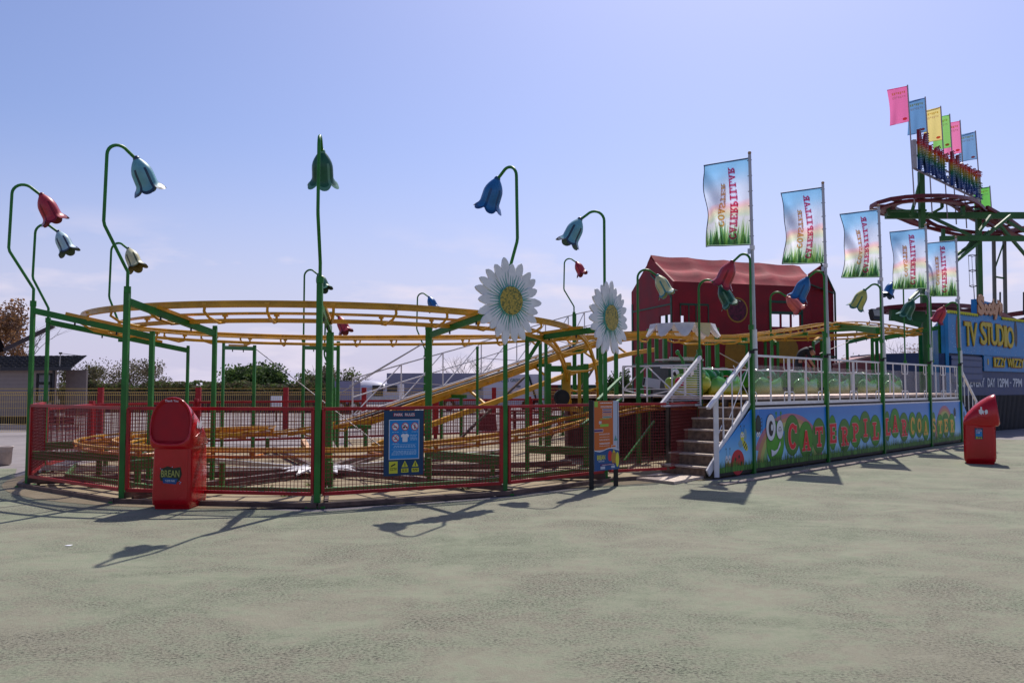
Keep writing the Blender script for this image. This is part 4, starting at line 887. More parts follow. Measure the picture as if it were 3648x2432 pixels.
b.tube([PN(.06, -.03, .78), PN(.17, -.03, .92), PN(.25, -.03, .93), PN(.25, -.03, .70)], .010, WHITE, 6); b.tube([PN(.2, -.03, 1.5), PN(.33, -.03, 1.62), PN(.40, -.03, 1.78)], .010, WHITE, 6)
b.bar(PN(.45, -.03, 1.05), PN(1.2, -.03, 2.0), .012, .012, WHITE); b.bar(PN(.62, -.03, 2.0), PN(1.2, -.03, 1.4), .012, .012, WHITE)
b.build('handrail', st)
b = MB(); b.bar(PN(-.12, 1.05, 1.28), PN(1.27, 1.05, 2.2), .05, .07, WHITE); b.bar(PN(-.1, 1.05, 1.26), PN(1.27, 1.05, 1.26), .03, .04, WHITE); b.bar(PN(1.25, 1.05, 1.24), PN(1.25, 1.05, 2.2), .03, .03, WHITE)
for k in range(19): z = 1.31+.045*k; s0 = -.12+1.39*(z-1.24)/.95; b.bar(PN(min(s0, 1.2), 1.05, z), PN(1.25, 1.05, z), .010, .012, WHITE)
b.build('handrail', st)
b = MB(); q = [G(2262, 1710), G(2372, 1688), G(2512, 1704), G(2402, 1726)]; b.add([p+V(0, 0, .05) for p in q]+[V(p.x, p.y, .004) for p in q], [(0, 1, 2, 3), (7, 6, 5, 4), (0, 4, 5, 1), (1, 5, 6, 2), (2, 6, 7, 3), (3, 7, 4, 0)], PLATE)
r_ = b.build('entry_plate', None, label='low tread plate ramp lying on the ground before the steps', category='ramp', origin=q[0])
# steps at the far end
st2 = thing('exit_steps', PN(14.6, .5), 'far right steps with a pale sloping handrail, half hidden by a bin', 'steps')
b = MB(); b.bar(PN(14.0, -.02, 2.2), PN(15.6, -.02, 1.15), .05, .07, WHITE); b.bar(PN(15.5, -.02, 0), PN(15.5, -.02, 1.2), .04, .04, WHITE)
for f in (.25, .5, .75): b.bar(PN(14+1.6*f, -.02, 1.2-1.1*f+.1), PN(14+1.6*f, -.02, 2.2-1.05*f), .02, .02, WHITE)
b.build('handrail', st2)
for k in range(5): b = MB(); pbox(b, 14.1+.28*k, 14.4+.28*k, .05, 1.2, 1.17-.235*k, 1.2-.235*k, PLATE); b.build('step', st2)

# ================================================================== FLAGS
def cloth(F, uvmat, b, nu, nv, W_, H_, wav, top_slope):
    """F(u,v) -> world point"""
    vs = []; uv = []
    for j in range(nv+1):
        for i in range(nu+1): vs.append(F(i/nu, j/nv)); uv.append((i/nu, 1-j/nv+.09*(i/nu-.15)**2))
    b.uv = uv
    b.add(vs, [(j*(nu+1)+i, j*(nu+1)+i+1, (j+1)*(nu+1)+i+1, (j+1)*(nu+1)+i) for j in range(nv) for i in range(nu)], uvmat, True)
FLM = ramp_mat('banner_cloth', [(.05, '#8fb094'), (.24, '#cfdcd4'), (.36, '#e2e4ee'), (.40, '#d2e0cc'), (.46, '#e8dfc4'), (.51, '#ecc6c8'), (.55, '#e2cce0'), (.575, '#d4dcf2'), (.74, '#c3d3ee'), (.9, '#8fbce4'), (1, '#7fb4e0')], coord='UV', axis='Y', rough=.7, trans=.62, noise=.06, nscale=4)
def ft(n, c): return mat('cloth_'+n, c, .7, var=0, trans=.85)
FRED, FORG, FWH, FBK = ft('red', (1, .10, .24)), ft('orange', (1, .66, .15)), ft('white', (.85, .75, .85)), ft('hem', (.03, .04, .06))
FRB = [ft('rb%d' % i, c) for i, c in enumerate(((.78, .58, .68), (.80, .68, .62), (.74, .76, .58), (.66, .76, .66)))]; FGR = [ft('g%d' % i, c) for i, c in enumerate(((.36, .60, .38), (.60, .78, .36), (.24, .46, .28), (.68, .82, .48)))]
def banner(s_, label, seed, sag=1.0):
    rnd = random.Random(seed); base = PN(s_+.14, -.09, 0)
    t = thing('banner_flag', base+V(0, 0, 1.9), label, 'flag', 'caterpillar coaster banner flags along the platform')
    lean = V(-.075, 0, 0); top = base+lean+V(0, 0, 6.06); pp = lambda z: base+lean*(z/6.06)+V(0, 0, z)
    b = MB(); b.tube([pp(2.65), pp(6.06)], .030, mat('grey_pole', (.42, .42, .45), .35, .2, var=.05), 12); b.build('flag_pole', t)
    b = MB(); b.tube([pp(1.95), pp(2.7)], .045, WHITE, 12); b.tube([pp(2.30), pp(2.33)], .055, BLACK, 10); b.build('pole_socket', t)
    b = MB(); b.ball(pp(6.09), .035, mat('pole_cap', (.35, .22, .13), .6)); b.tube([pp(4.22), pp(4.30)], .05, WHITE, 8); b.box(pp(4.22)+V(-.06, 0, -.03), (.05, .04, .1), GRY); b.build('pole_fittings', t)
    wd = V(-.80, .60, 0).normalized(); wn = V(-wd.y, wd.x, 0); Wd, Hd = .90, 1.66; ph = rnd.random()*6; am = .5+rnd.random()*.5
    def F(u, v, off=0):
        z = 5.98-Hd*v*(1-.03*u)
        d = Wd*u*(1-.10*sag*sin(pi*v)*(.4+.6*am))
        wv = (.075*sin(4.2*u+ph+2.6*v)+.045*sin(8*u-4*v+ph*2)+.022*sin(15*u+11*v+ph)+.03*sin(9*(u+v)+ph))*u**.6*(1.15-.45*cos(2*pi*v))*min(1, v*6+.1)
        skew = -.10*sag*u*v*(1-v)*2
        return pp(z)+wd*(d+.03)+wn*(wv+off)+V(0, 0, skew)
    b = MB(); cloth(F, FLM, b, 26, 44, Wd, Hd, 0, 0); b.build('cloth', t)
    b = MB(); vn = -1 if True else 1
    for side in (1,):
        FF = lambda x, y, z=0: F(min(.985, max(.015, x)), 1-y, side*(.004+z))
        rg2 = random.Random(seed*3)
        for j in range(80):
            u = .02+.95*rg2.random(); h_ = .08+.20*rg2.random()*(.5+abs(sin(u*7))); le = (rg2.random()-.5)*.14; w_ = .018+.015*rg2.random(); b.poly(FF, [(u-w_, .012), (u+w_, .012), (u+w_*.5+le*.5, .012+h_*.55), (min(.98, max(.02, u+le)), .012+h_)], FGR[rg2.randrange(4)], .0008+j*.00003)
        # letters lie on their sides, tops towards the pole, and read upwards mirrored
        def word(txt, uc, v0, v1, h_, m, e):
            n = len(txt)
            for k, ch in enumerate(txt):
                vc = v0+(v1-v0)*(k+.5)/n; wl = (v1-v0)/n*.90; uu = uc+(.035*abs((k-(n-1)/2)/n) if m is FRED else 0)
                FL = lambda x, y, z=0, uu=uu, vc=vc: FF(uu-y, vc+x, z+.004)
                slab_letter(b, FL, ch, 0, 0, wl, h_, m, e, .0012, .26)
        word('CATERPILLAR', .37, .07, .93, .148, FRED, FWH); word('COASTER', .60, .22, .76, .11, FORG, FWH)
    b.build('printed_letters', t)
    b = MB(); n = 22
    b.tube([F(0, 0)+V(0, 0, .012), F(1.01, 0)+V(0, 0, .012)], .014, mat('hem_blue', (.06, .13, .25), .6), 6)
    for j in range(n):
        for p, q in (((1, j/n), (1, (j+1)/n)), ((j/n, 1), ((j+1)/n, 1))): b.bar(F(*p), F(*q), .012, .014, FBK)
    b.build('hem', t)
    for v in (.02, .2, .38, .55, .72, .9): z = 5.98-Hd*v; b = MB(); b.tube([pp(z)+wd*.05, pp(z)-wd*.04], .008, BLACK, 5); b.build('flag_tie', t)
for k, s_ in enumerate(SX):
    banner(s_, ['nearest and leftmost caterpillar coaster banner, largest of the five', 'second caterpillar coaster banner, over the right end of the maroon building', 'middle caterpillar coaster banner with open sky behind',
                'fourth caterpillar coaster banner, in front of the green coaster tower', 'farthest caterpillar coaster banner at the right platform end'][k], 11+k*5, [.5, 1.3, 1.5, .9, .8][k])

# ================================================================== CATERPILLAR TRAIN
CG = ramp_mat('caterpillar_fibreglass', [(0, '#b8a52a'), (.42, '#cdb83a'), (.70, '#5f9a2c'), (1, '#1f7a30')], lo=-.02, hi=.80, rough=.12, noise=.3, nscale=2)
CY = ramp_mat('caterpillar_face', [(0, '#8fa020'), (.4, '#c9c04a'), (.7, '#8fa62c'), (1, '#3c7a22')], lo=.1, hi=.85, rough=.12, noise=.25, nscale=3)
CI = mat('seat_dark', (.012, .03, .01), .4); PINK = mat('pink_floor', (.5, .12, .13), .4)
PN0 = PN
def PN(s, n, z=0.0): return PN0(s, n, z+.12)
NT_ = 2.53; sA, sB = s_at(2729, NT_), s_at(3164, NT_); pit = (sB-sA)/4
tr = thing('caterpillar_train', PN(sA, NT_, 1.1), 'glossy green caterpillar coaster train with a smiling head and open carriages', 'coaster train')
def prof(s_, hw, z0, z1, n=14, pw=2.4, a0=0, a1=180, nc=NT_):
    P = []
    for k in range(n+1):
        a = R(a0+(a1-a0)*k/n); c_, s2 = cos(a), sin(a); P.append(PN(s_, nc+hw*(abs(c_)**(2/pw))*(1 if c_ > 0 else -1), z0+(z1-z0)*abs(s2)**(2/pw)))
    return P
def hoop(b, s_, w_=.40, zt=1.96, th=.20, m=None):
    """rounded back of a seat: a fat arch lofted along the car"""
    m = m or CG; rr_ = []
    for ds, k in ((-th*.5, .90), (-th*.42, .97), (-th*.15, 1.0), (th*.2, .99), (th*.42, .95), (th*.5, .88)): rr_.append(prof(s_+ds, w_*k, 1.28, 1.28+(zt-1.28)*k))
    b.loft(rr_, m, True)
for k in range(6):
    s0 = sA+(k-1)*pit; c = MB()
    # tub
    secs = []
    for f, h_, w_ in ((0, 1.60, .36), (.05, 1.68, .40), (.18, 1.74, .43), (.5, 1.62, .44), (.8, 1.74, .43), (.95, 1.68, .40), (1, 1.6, .36)):
        s_ = s0-1.22+1.36*f; secs.append([PN(s_, NT_-w_, h_), PN(s_, NT_-w_*1.04, 1.42), PN(s_, NT_-w_*.8, 1.24), PN(s_, NT_+w_*.8, 1.24), PN(s_, NT_+w_*1.04, 1.42), PN(s_, NT_+w_, h_), PN(s_, NT_+w_-.05, h_), PN(s_, NT_+w_-.06, 1.33), PN(s_, NT_-w_+.06, 1.33), PN(s_, NT_-w_+.05, h_)])
    c.loft(secs, CG, True); body = c.build('carriage', tr)
    for q_ in (.0, -.62):
        c = MB(); hoop(c, s0+q_-.05); 
        c.tube([PN(s0+q_-.13, NT_-.36, 1.50), PN(s0+q_-.15, NT_-.40, 1.66), PN(s0+q_-.15, NT_-.37, 1.82)], .04, CG, 8); c.build('seat_back', body)
        c = MB(); c.box(PN(s0+q_-.30, NT_, 1.45), (.3, .6, .08), CI, ROT); c.build('seat', body)
    c = MB(); c.tube([PN(s0-.32, NT_-.33, 1.64), PN(s0-.36, NT_-.3, 1.74), PN(s0-.36, NT_+.3, 1.74)], .018, RED, 6); c.build('lap_bar', body)
    c = MB()
    for n_ in (-.31, .31): c.tube([PN(s0-.9, NT_+n_-.04, 1.17), PN(s0-.9, NT_+n_+.04, 1.17)], .06, BLACK, 12); c.tube([PN(s0-.1, NT_+n_-.04, 1.17), PN(s0-.1, NT_+n_+.04, 1.17)], .06, BLACK, 12)
    c.build('wheels', body)
sh = s_at(2452, NT_); hd_ = MB(); MR4 = ROT
def hb(ds, dn, z, r, m, b=None): (b or hd_).ball(PN(sh+ds, NT_+dn, z), r, m, 20, ROT)
hb(.22, 0, 1.62, (.36, .40, .34), CG); hb(.0, -.19, 1.78, (.26, .21, .22), CY); hb(.0, .19, 1.78, (.26, .21, .22), CY); hb(-.12, 0, 1.58, (.30, .36, .24), CY); hb(.12, -.30, 1.58, (.20, .18, .17), CY); hb(.12, .30, 1.58, (.20, .18, .17), CY)
hb(-.36, .26, 1.56, (.10, .13, .15), CY); hb(-.10, 0, 1.38, (.26, .30, .14), CG)
head = hd_.build('head', tr)
b = MB(); hb(-.40, -.03, 1.60, .115, mat('nose_red', (.50, .01, .03), .1), b); b.build('nose', head)
b = MB(); b.tube([PN(sh-.30+.10*abs(x)**2*2, NT_+x*.30, 1.42+.07*x*x) for x in [-1+k/5 for k in range(11)]], .035, mat('lip_red', (.5, .01, .02), .15), 8); b.build('mouth', head)
for dn in (-.19, .19): b = MB(); hb(-.20, dn, 1.80, (.08, .10, .10), mat('eye_white', (.8, .8, .78), .1), b); hb(-.262, dn, 1.79, (.03, .045, .05), BLACK, b); b.build('eye', head)
for dn in (-.20, .24):
    b = MB(); P_ = [PN(sh+.05, NT_+dn*.6, 1.95), PN(sh+.05, NT_+dn*.8, 2.12), PN(sh+.03, NT_+dn*1.25, 2.28)]; b.tube(P_, [.045, .032, .03], CG, 8); b.ball(P_[-1], (.05, .05, .06), CG, 12); b.build('antenna', head)
b = MB(); hoop(b, sh+.62, .44, 1.95, .30); b.build('shoulder', tr)

PN = PN0

# ================================================================== OPERATOR BOOTH
bo = thing('operator_booth', PN(3.1, 5.0), 'grey operator cabinet under a white scalloped petal canopy', 'booth')
def gp(x, Y): p = A(x, 1380, Y); p.z = 0; return p
CAB = mat('slate_cabinet', (.045, .055, .06), .5, var=.15)
ca, cb = gp(2362, 20.2), gp(2488, 20.6); b = MB(); up_ = (cb-ca).normalized(); m_ = ca.lerp(cb, .5); RM = Matrix.Rotation(atan2(up_.y, up_.x), 3, 'Z')
b.box(m_+V(0, .35, 1.25), ((cb-ca).length, .7, 2.2-.25+.0), CAB, RM); b.build('cabinet', bo)
b = MB(); b.box(m_+V(0, .15, 2.27), ((cb-ca).length+.06, .5, .04), STEEL, RM)
for k in range(12): b.box(ca.lerp(cb, .2+.06*k)+V(0, -.04, 2.31), (.03, .12, .05), STEEL)
b.build('louvre_top', bo)
for x, Y in ((2314, 19.4), (2340, 21.3), (2372, 21.5), (2556, 19.8)):
    p = gp(x, Y); b = MB(); b.box(p+V(0, 0, 1.5), (.09, .09, 3.0-(.1 if x < 2330 else 0)), GREEN); b.build('canopy_post', bo)
b = MB(); a_, c_ = gp(2310, 19.4), gp(2372, 21.5); b.bar(a_+V(0, 0, 2.9), c_+V(0, 0, 2.95), .05, .06, GREEN); b.build('canopy_beam', bo)
b = MB(); cx_ = gp(2434, 17.7); CANV = mat('white_canopy', (.74, .72, .72), .4, var=.08, trans=.25); CANY = mat('cream_canopy', (.62, .48, .22), .4, var=.08)
for k in range(10):
    a = 2*pi*k/10-.1; a2 = a+2*pi/10; am_ = (a+a2)/2; Rx, Ry = .71, .55; z_ = 2.93
    e_ = lambda t, f, z: cx_+V(cos(t)*Rx*f, sin(t)*Ry*f, z)
    vs = [e_(0, 0, z_+.04), e_(a, .96, z_), e_(a2, .96, z_), e_(a+.07, 1.0, z_-.10), e_(a2-.07, 1.0, z_-.10), e_(a+.15, 1.05, z_-.17), e_(a2-.15, 1.05, z_-.17), e_(am_, 1.14, z_-.27), e_(am_-.08, 1.12, z_-.25), e_(am_+.08, 1.12, z_-.25)]
    vs2 = [v-V(0, 0, .02)-((v-cx_)*.0+V(cos(am_), sin(am_), 0)*.02 if i > 2 else V(0, 0, 0)) for i, v in enumerate(vs)]
    fs = [(0, 1, 2), (1, 3, 4, 2), (3, 5, 6, 4), (5, 8, 9, 6), (8, 7, 9)]; m_ = CANY if k == 8 else CANV
    b.add(vs, fs, m_, False); b.add(vs2, [tuple(reversed(f)) for f in fs], CANV, False)
b.build('petal_canopy', bo)
p = gp(2297, 18.6); sp_ = thing('floodlight', p+V(0, 0, 1.7), 'pale boxy floodlight aimed left beside the grey cabinet', 'lamp'); b = MB(); b.box(p+V(.15, 0, 1.70), (.34, .25, .2), GRY, Matrix.Rotation(.15, 3, 'Y')); b.build('housing', sp_)
b = MB(); b.box(p+V(-.03, -.03, 1.73), (.03, .2, .16), DARK, Matrix.Rotation(.15, 3, 'Y')); b.build('lens', sp_); b = MB(); b.bar(p+V(.15, 0, .0), p+V(.15, 0, 1.6), .04, .04, DARK); b.build('stand', sp_)
# ================================================================== PERSON
def skin_body(name, J, E_, mats_fn, parent, sub=2):
    me = bpy.data.meshes.new(name); me.from_pydata([j[0] for j in J], E_, []); o = bpy.data.objects.new(name, me); COL.objects.link(o)
    sk = o.modifiers.new('s', 'SKIN'); sk.use_smooth_shade = True
    for i, j in enumerate(J): r = j[1]; me.skin_vertices[0].data[i].radius = (r, r) if not isinstance(r, tuple) else r
    me.skin_vertices[0].data[0].use_root = True
    o.modifiers.new('d', 'SUBSURF').levels = sub; o.modifiers['d'].render_levels = sub
    dg = bpy.context.evaluated_depsgraph_get(); dg.update(); m2 = bpy.data.meshes.new_from_object(o.evaluated_get(dg)); bpy.data.objects.remove(o)
    ob = bpy.data.objects.new(name, m2); COL.objects.link(ob); ob.parent = parent
    m2.materials.clear(); mats, fn = mats_fn
    for m in mats: m2.materials.append(m)
    for p in m2.polygons: p.material_index = fn(p.center); p.use_smooth = True
    return ob
SKIN = mat('skin', (.42, .20, .14), .5, var=.05); TSH = mat('black_shirt', (.012, .012, .014), .8, var=.2); TRO = mat('dark_trousers', (.02, .022, .03), .8, var=.2); HAIR = mat('dark_hair', (.03, .018, .012), .6, var=.2)
pb0 = PN(s_at(2843, 3.75), 3.75, ZDK)
pe = thing('person', pb0, 'person in a black short sleeved shirt bending forward behind the carriages', 'person')
X = lambda x, y, z: V(x*.84, y, z)     # local: leaning towards +x
J = [(X(0, 0, .92), .15), (X(.06, 0, 1.05), (.15, .12)), (X(.14, 0, 1.22), (.18, .14)), (X(.24, 0, 1.32), (.18, .13)), (X(.33, 0, 1.36), .065), (X(.41, 0, 1.345), .06), (X(.47, -.01, 1.31), (.10, .09)), (X(.53, -.01, 1.22), (.09, .08)), (X(.56, -.01, 1.15), .05),
     (X(.0, .10, .88), .095), (X(.06, .11, .48), .065), (X(0, .11, .09), .045), (X(.14, .12, .04), .04),
     (X(.0, -.10, .88), .095), (X(.06, -.11, .48), .065), (X(-.02, -.11, .09), .045), (X(.12, -.12, .04), .04),
     (X(.27, .19, 1.30), .065), (X(.36, .24, .98), .045), (X(.50, .20, .80), .032), (X(.55, .19, .74), .028),
     (X(.27, -.19, 1.30), .065), (X(.34, -.25, .98), .045), (X(.50, -.20, .82), .032), (X(.55, -.19, .76), .028)]
E_ = [(0, 1), (1, 2), (2, 3), (3, 4), (4, 5), (5, 6), (6, 7), (7, 8), (0, 9), (9, 10), (10, 11), (11, 12), (0, 13), (13, 14), (14, 15), (15, 16), (3, 17), (17, 18), (18, 19), (19, 20), (3, 21), (21, 22), (22, 23), (23, 24)]
for sd, h0 in ((1, 20), (-1, 24)):
    hx_, hy_, hz_ = J[h0][0]
    for i in range(4):
        k0 = len(J); dy = (i-1.5)*.021; J += [(X(hx_+.04, hy_+dy, hz_-.05), .0095), (X(hx_+.055, hy_+dy*1.15, hz_-.085+.004*abs(i-1.5)), .0085), (X(hx_+.045, hy_+dy*1.2, hz_-.115+.006*abs(i-1.5)), .0075)]; E_ += [(h0, k0), (k0, k0+1), (k0+1, k0+2)]
    k0 = len(J); J += [(X(hx_+.02, hy_-sd*.04, hz_-.02), .011), (X(hx_+.04, hy_-sd*.055, hz_-.055), .009)]; E_ += [(h0, k0), (k0, k0+1)]
def pm(c):
    if c.z < .07 and c.z < .09: return 3
    if c.x > .31 and c.z > 1.0 and abs(c.y) < .12: return 0
    if c.z < .93 and c.x < .22: return 2
    if abs(c.y) > .14 and c.z < 1.02: return 0
    if c.z < .93 and c.x > .3: return 0
    return 1
skin_body('body', J, E_, ([SKIN, TSH, TRO, BLACK], pm), pe)
b = MB(); b.ball(pb0+V(.385, -.01, 1.345), (.095, .092, .085), HAIR, 16); b.build('hair', pe)
b = MB(); b.ball(pb0+V(.42, -.105, 1.28), (.02, .012, .03), SKIN, 8); b.build('ear', pe)
b = MB(); b.tube([pb0+V(.51, -.01, 1.24), pb0+V(.545, -.01, 1.205), pb0+V(.51, -.01, 1.19)], .014, SKIN, 8); b.build('nose', pe)
for dy in (-.04, .03):
    b = MB(); b.ball(pb0+V(.505, dy-.0, 1.26), .012, PW, 8); b.build('eye', pe)
b = MB(); b.bar(pb0+V(.50, -.035, 1.15), pb0+V(.50, .015, 1.15), .012, .01, mat('lips', (.3, .08, .07), .5)); b.build('mouth', pe)
# ================================================================== MAROON RIDE BUILDING
MAR = mat('maroon_cladding', (.21, .008, .014), .65, var=.2, scale=1.2); MAD = mat('maroon_inner', (.20, .003, .01), .7, var=.15); PVC = mat('maroon_canvas', (.33, .045, .055), .8, spec=.2, var=.2, scale=1.5, bump=.4, bscale=3); TRM = mat('dark_green_trim', (.012, .06, .03), .5, var=.1)
def gat(x, Y): p = A(x, HOR, Y); p.z = 0; return p
ma, mb_ = gat(2402, 36), gat(2893, 38); me_ = (mb_-ma).normalized(); ml = (mb_-ma).length; mn = V(me_.y, -me_.x, 0); mg = gat(2252, 40.2)
bld = thing('ride_building', ma.lerp(mb_, .5), 'maroon two storey ride building with a sagging canvas roof and barred windows', 'building')
FM = frame(ma, me_, V(0, 0, 1), mn); EV = zy(ma, 1000)
def wall_with_holes(b, F, L_, H_, holes, m, t=.08):
    xs = sorted({0, L_, *[h[0] for h in holes], *[h[2] for h in holes]}); ys = sorted({0, H_, *[h[1] for h in holes], *[h[3] for h in holes]})
    for i in range(len(xs)-1):
        for j in range(len(ys)-1):
            cx, cy = (xs[i]+xs[i+1])/2, (ys[j]+ys[j+1])/2
            if any(h[0] < cx < h[2] and h[1] < cy < h[3] for h in holes): continue
            b.slab(F, [(xs[i], ys[j]), (xs[i+1], ys[j]), (xs[i+1], ys[j+1]), (xs[i], ys[j+1])], t, m, -t)
def fx(x, y): p = hit(x, y, ma, mn); return (p-ma).dot(me_), p.z
x0, y0 = fx(2750, 1163); x1, y1 = fx(2850, 1121); x2, y2 = fx(2426, 1163); x3, y3 = fx(2438, 1124); x4, _ = fx(2510, 1124)
b = MB(); wall_with_holes(b, FM, ml, EV, [(x0, y0, x1, y1), (x2, y2, x3, y3)], MAR); b.build('front_wall', bld)
b = MB(); 
for x in (x0+(x1-x0)*.32, x0+(x1-x0)*.68): b.bar(FM(x, y0, -.03), FM(x, y1, -.03), .09, .06, MAR)
for xa, ya, xb, yb in ((x0-.12, y1+.0, x1+.12, y1+.12), (x0-.12, y1+.5, x1+.12, y1+.6), (x0-.14, y0-.4, x0-.04, y1+.6), (x1+.04, y0-.4, x1+.14, y1+.6), (x0-.1, y0-.5, x1+.1, y0-.4), (x2-.05, y3+.45, x4+.2, y3+.53), (x2-.05, y3+.0, x2-.0, y3+.5), (x4+.15, y2-.3, x4+.2, y3+.5), (x2+.35, y2, x2+.4, y3+.45), (x2+.7, y2, x2+.75, y3+.45)): b.slab(FM, [(xa, ya), (xb, ya), (xb, yb), (xa, yb)], .03, TRM, .002)
b.build('window_frames', bld)
b = MB(); b.slab(FM, [(x3+.06, y2-.1), (x4+.15, y2-.1), (x4+.15, y3+.4), (x3+.06, y3+.4)], .01, MAD, .001); b.slab(FM, [(ml-.55, 0), (ml-.35, 0), (ml-.35, EV), (ml-.55, EV)], .015, MAR, .001); b.build('window_recess', bld)
gd = (mg-ma).normalized(); gl = (mg-ma).length; gn = V(gd.y, -gd.x, 0)*-1
if gn.y > 0: gn = -gn
FG = frame(ma, gd, V(0, 0, 1), gn); RZ = zy(ma.lerp(mg, .5), 917)
def gx(x, y): p = hit(x, y, ma, gn); return (p-ma).dot(gd), p.z
a0, c0 = gx(2390, 1172); a1, c1 = gx(2349, 1126)
b = MB(); wall_with_holes(b, FG, gl, EV, [(min(a0, a1), min(c0, c1), max(a0, a1), max(c0, c1))], MAR); b.slab(FG, [(0, EV), (gl, EV), (gl*.5, RZ)], .08, MAR, -.08); b.build('gable_wall', bld)
b = MB(); xm = a0+(a1-a0)*.42; b.bar(FG(xm, min(c0, c1), -.03), FG(xm, max(c0, c1), -.03), .12, .05, TRM)
for q in ([(.12, EV-1.0), (gl-.1, EV-1.0), (gl-.1, EV-.93), (.12, EV-.93)], [(.1, .1), (.25, .1), (.25, EV-.6), (.1, EV-.6)], [(gl-.2, .1), (gl-.05, .1), (gl-.05, EV-.6), (gl-.2, EV-.6)], [(.15, EV-.7), (gl*.5, EV+.5), (gl*.5, EV+.6), (.15, EV-.6)], [(.15, 2.6), (gl-.15, 2.6), (gl-.15, 2.72), (.15, 2.72)], [(.3, 0), (gl*.5, 1.9), (gl*.5, 2.05), (.15, .1)]): b.slab(FG, q, .03, TRM, .002)
b.build('gable_trim', bld)
# roof canvas: two slopes with sag and rib creases
def roof(side):
    b = MB(); nu, nv = 42, 12; e0, r0 = (ma, EV), (ma.lerp(mg, .5), RZ); vs = []
    off = (mg-ma)
    for j in range(nv+1):
        for i in range(nu+1):
            u, v = i/nu, j/nv; uu = u*(ml+1.0)
            base = ma+off*(v*.5 if side else 1-v*.5)+me_*uu; z = EV+(RZ-EV)*v
            ribs = abs(sin(pi*u*4.2)); sag = -.15*ribs**.7*(1-v)-.16*sin(pi*((2*v) % 1.0))*(.6+.4*ribs)-.05*ribs*v+.012*sin(31*u+5*v)*sin(9*v+11*u)
            drop = -.22*(1-v)**3*abs(sin(pi*u*2.1+.3))
            vs.append(base+V(0, 0, z+sag+drop+(.15*(1-u) if v > .8 else 0)))
    b.add(vs, [(j*(nu+1)+i, j*(nu+1)+i+1, (j+1)*(nu+1)+i+1, (j+1)*(nu+1)+i) for j in range(nv) for i in range(nu)], PVC, True); return b.build('roof', bld)
roof(1); roof(0)
# right wing: flat recessed panels with a pipe frame
wa, wb = mb_+me_*.02, gat(2981, 38.6); wd_ = (wb-wa).normalized(); wl = (wb-wa).length; FW = frame(wa, wd_, V(0, 0, 1), V(wd_.y, -wd_.x, 0))
b = MB(); b.slab(FW, [(0, 0), (wl, 0), (wl, EV-.15), (wl*.55, RZ-.25), (0, EV+.6)], .06, MAD, -.15); b.build('wing_wall', bld)
b = MB(); b.bar(FW(wl*.45, RZ-.2, 0), FW(wl, EV-.2, 0), .06, .06, TRM); b.bar(FW(wl, EV-.2, 0), FW(wl, 0, 0), .07, .07, TRM); b.bar(FW(0, EV+.1, 0), FW(wl, EV-.25, 0), .05, .05, TRM); b.bar(FW(0, 3.0, .01), FW(wl, 3.0, .01), .05, .09, TRM); b.bar(FW(.1, .4, .01), FW(wl-.1, 2.6, .01), .05, .07, TRM); b.build('wing_frame', bld)
OCH = mat('ochre_panel', (.33, .17, .02), .6, var=.1); PLM = mat('plum_swirl', (.10, .012, .03), .6, var=.5, scale=9)
for x, y, w_, h_, kind in ((2626, 1104, .53, .56, 0), (2471, 1246, .41, .58, 1), (2622, 1250, .56, .75, 1), (2806, 1245, .56, .60, 1)):
    cx_, cz_ = fx(x, y); b = MB(); b.ell(FM, cx_, cz_, w_, h_, OCH, .012, 30)
    if kind == 1: b.slab(FM, [(cx_-w_, cz_-h_*1.0), (cx_+w_, cz_-h_*1.0), (cx_+w_, cz_), (cx_-w_, cz_)], .004, OCH, .0082); b.arc(FM, cx_, cz_, w_*1.06, h_*1.06, .05, 0, pi, MAR, .016)
    else: b.ell(FM, cx_, cz_, w_*.88, h_*.88, PLM, .016, 30)
    b.build('painted_roundel', bld)
b = MB(); c_ = fx(2455, 1380)[0]; b.slab(FM, [(.4, 0), (1.9, 0), (1.9, 1.6), (1.15, 2.5), (.4, 1.6)], .02, TRM, .003); b.slab(FM, [(.5, 0), (1.8, 0), (1.8, 1.55), (1.15, 2.35), (.5, 1.55)], .02, MAD, .008); b.build('doorway', bld)

# ================================================================== STUDIO BUILDING
TVB = mat('studio_blue', (.012, .19, .46), .45, var=.12, scale=2); TVD = mat('studio_navy', (.012, .04, .13), .5, var=.1); CRU = mat('dark_corrugated', (.03, .034, .04), .6, var=.2, scale=3)
ta, tb = gat(3384, 29.0), gat(3720, 34.5); te = (tb-ta).normalized(); tl = (tb-ta).length; tn = V(te.y, -te.x, 0); FTV = frame(ta, te, V(0, 0, 1), tn)
tv = thing('tv_studio_building', ta.lerp(tb, .5), 'bright blue attraction building with big yellow lettering at the right edge', 'building')
def tx(x, y): p = hit(x, y, ta, tn); return (p-ta).dot(te), p.z
ZT = tx(3384, 1116)[1]; z_s0 = tx(3400, 1258)[1]; zn0 = tx(3500, 1408)[1]
b = MB(); b.slab(FTV, [(0, z_s0), (tl, z_s0), (tl, ZT), (0, ZT)], .25, TVB, -.25); b.slab(FTV, [(0, 0), (tl, 0), (tl, z_s0-.002), (0, z_s0-.002)], .2, TVD, -.35); b.build('fascia', tv)
xs = tx(3483, 1125)[0]; xe = tx(3568, 1120)[0]; ztb = tx(3520, 1080)[1]
b = MB(); b.slab(FTV, [(xs, ZT), (xe, ZT), (xe, ztb), (xs, ztb+.1)], .2, TVB, -.22); b.build('sign_upstand', tv)
b = MB()
for k in range(60):
    x = tl*k/60
    if not xs < x < xe: b.box(FTV(x, ZT+.05, .02), (.06, .06, .10), PY)
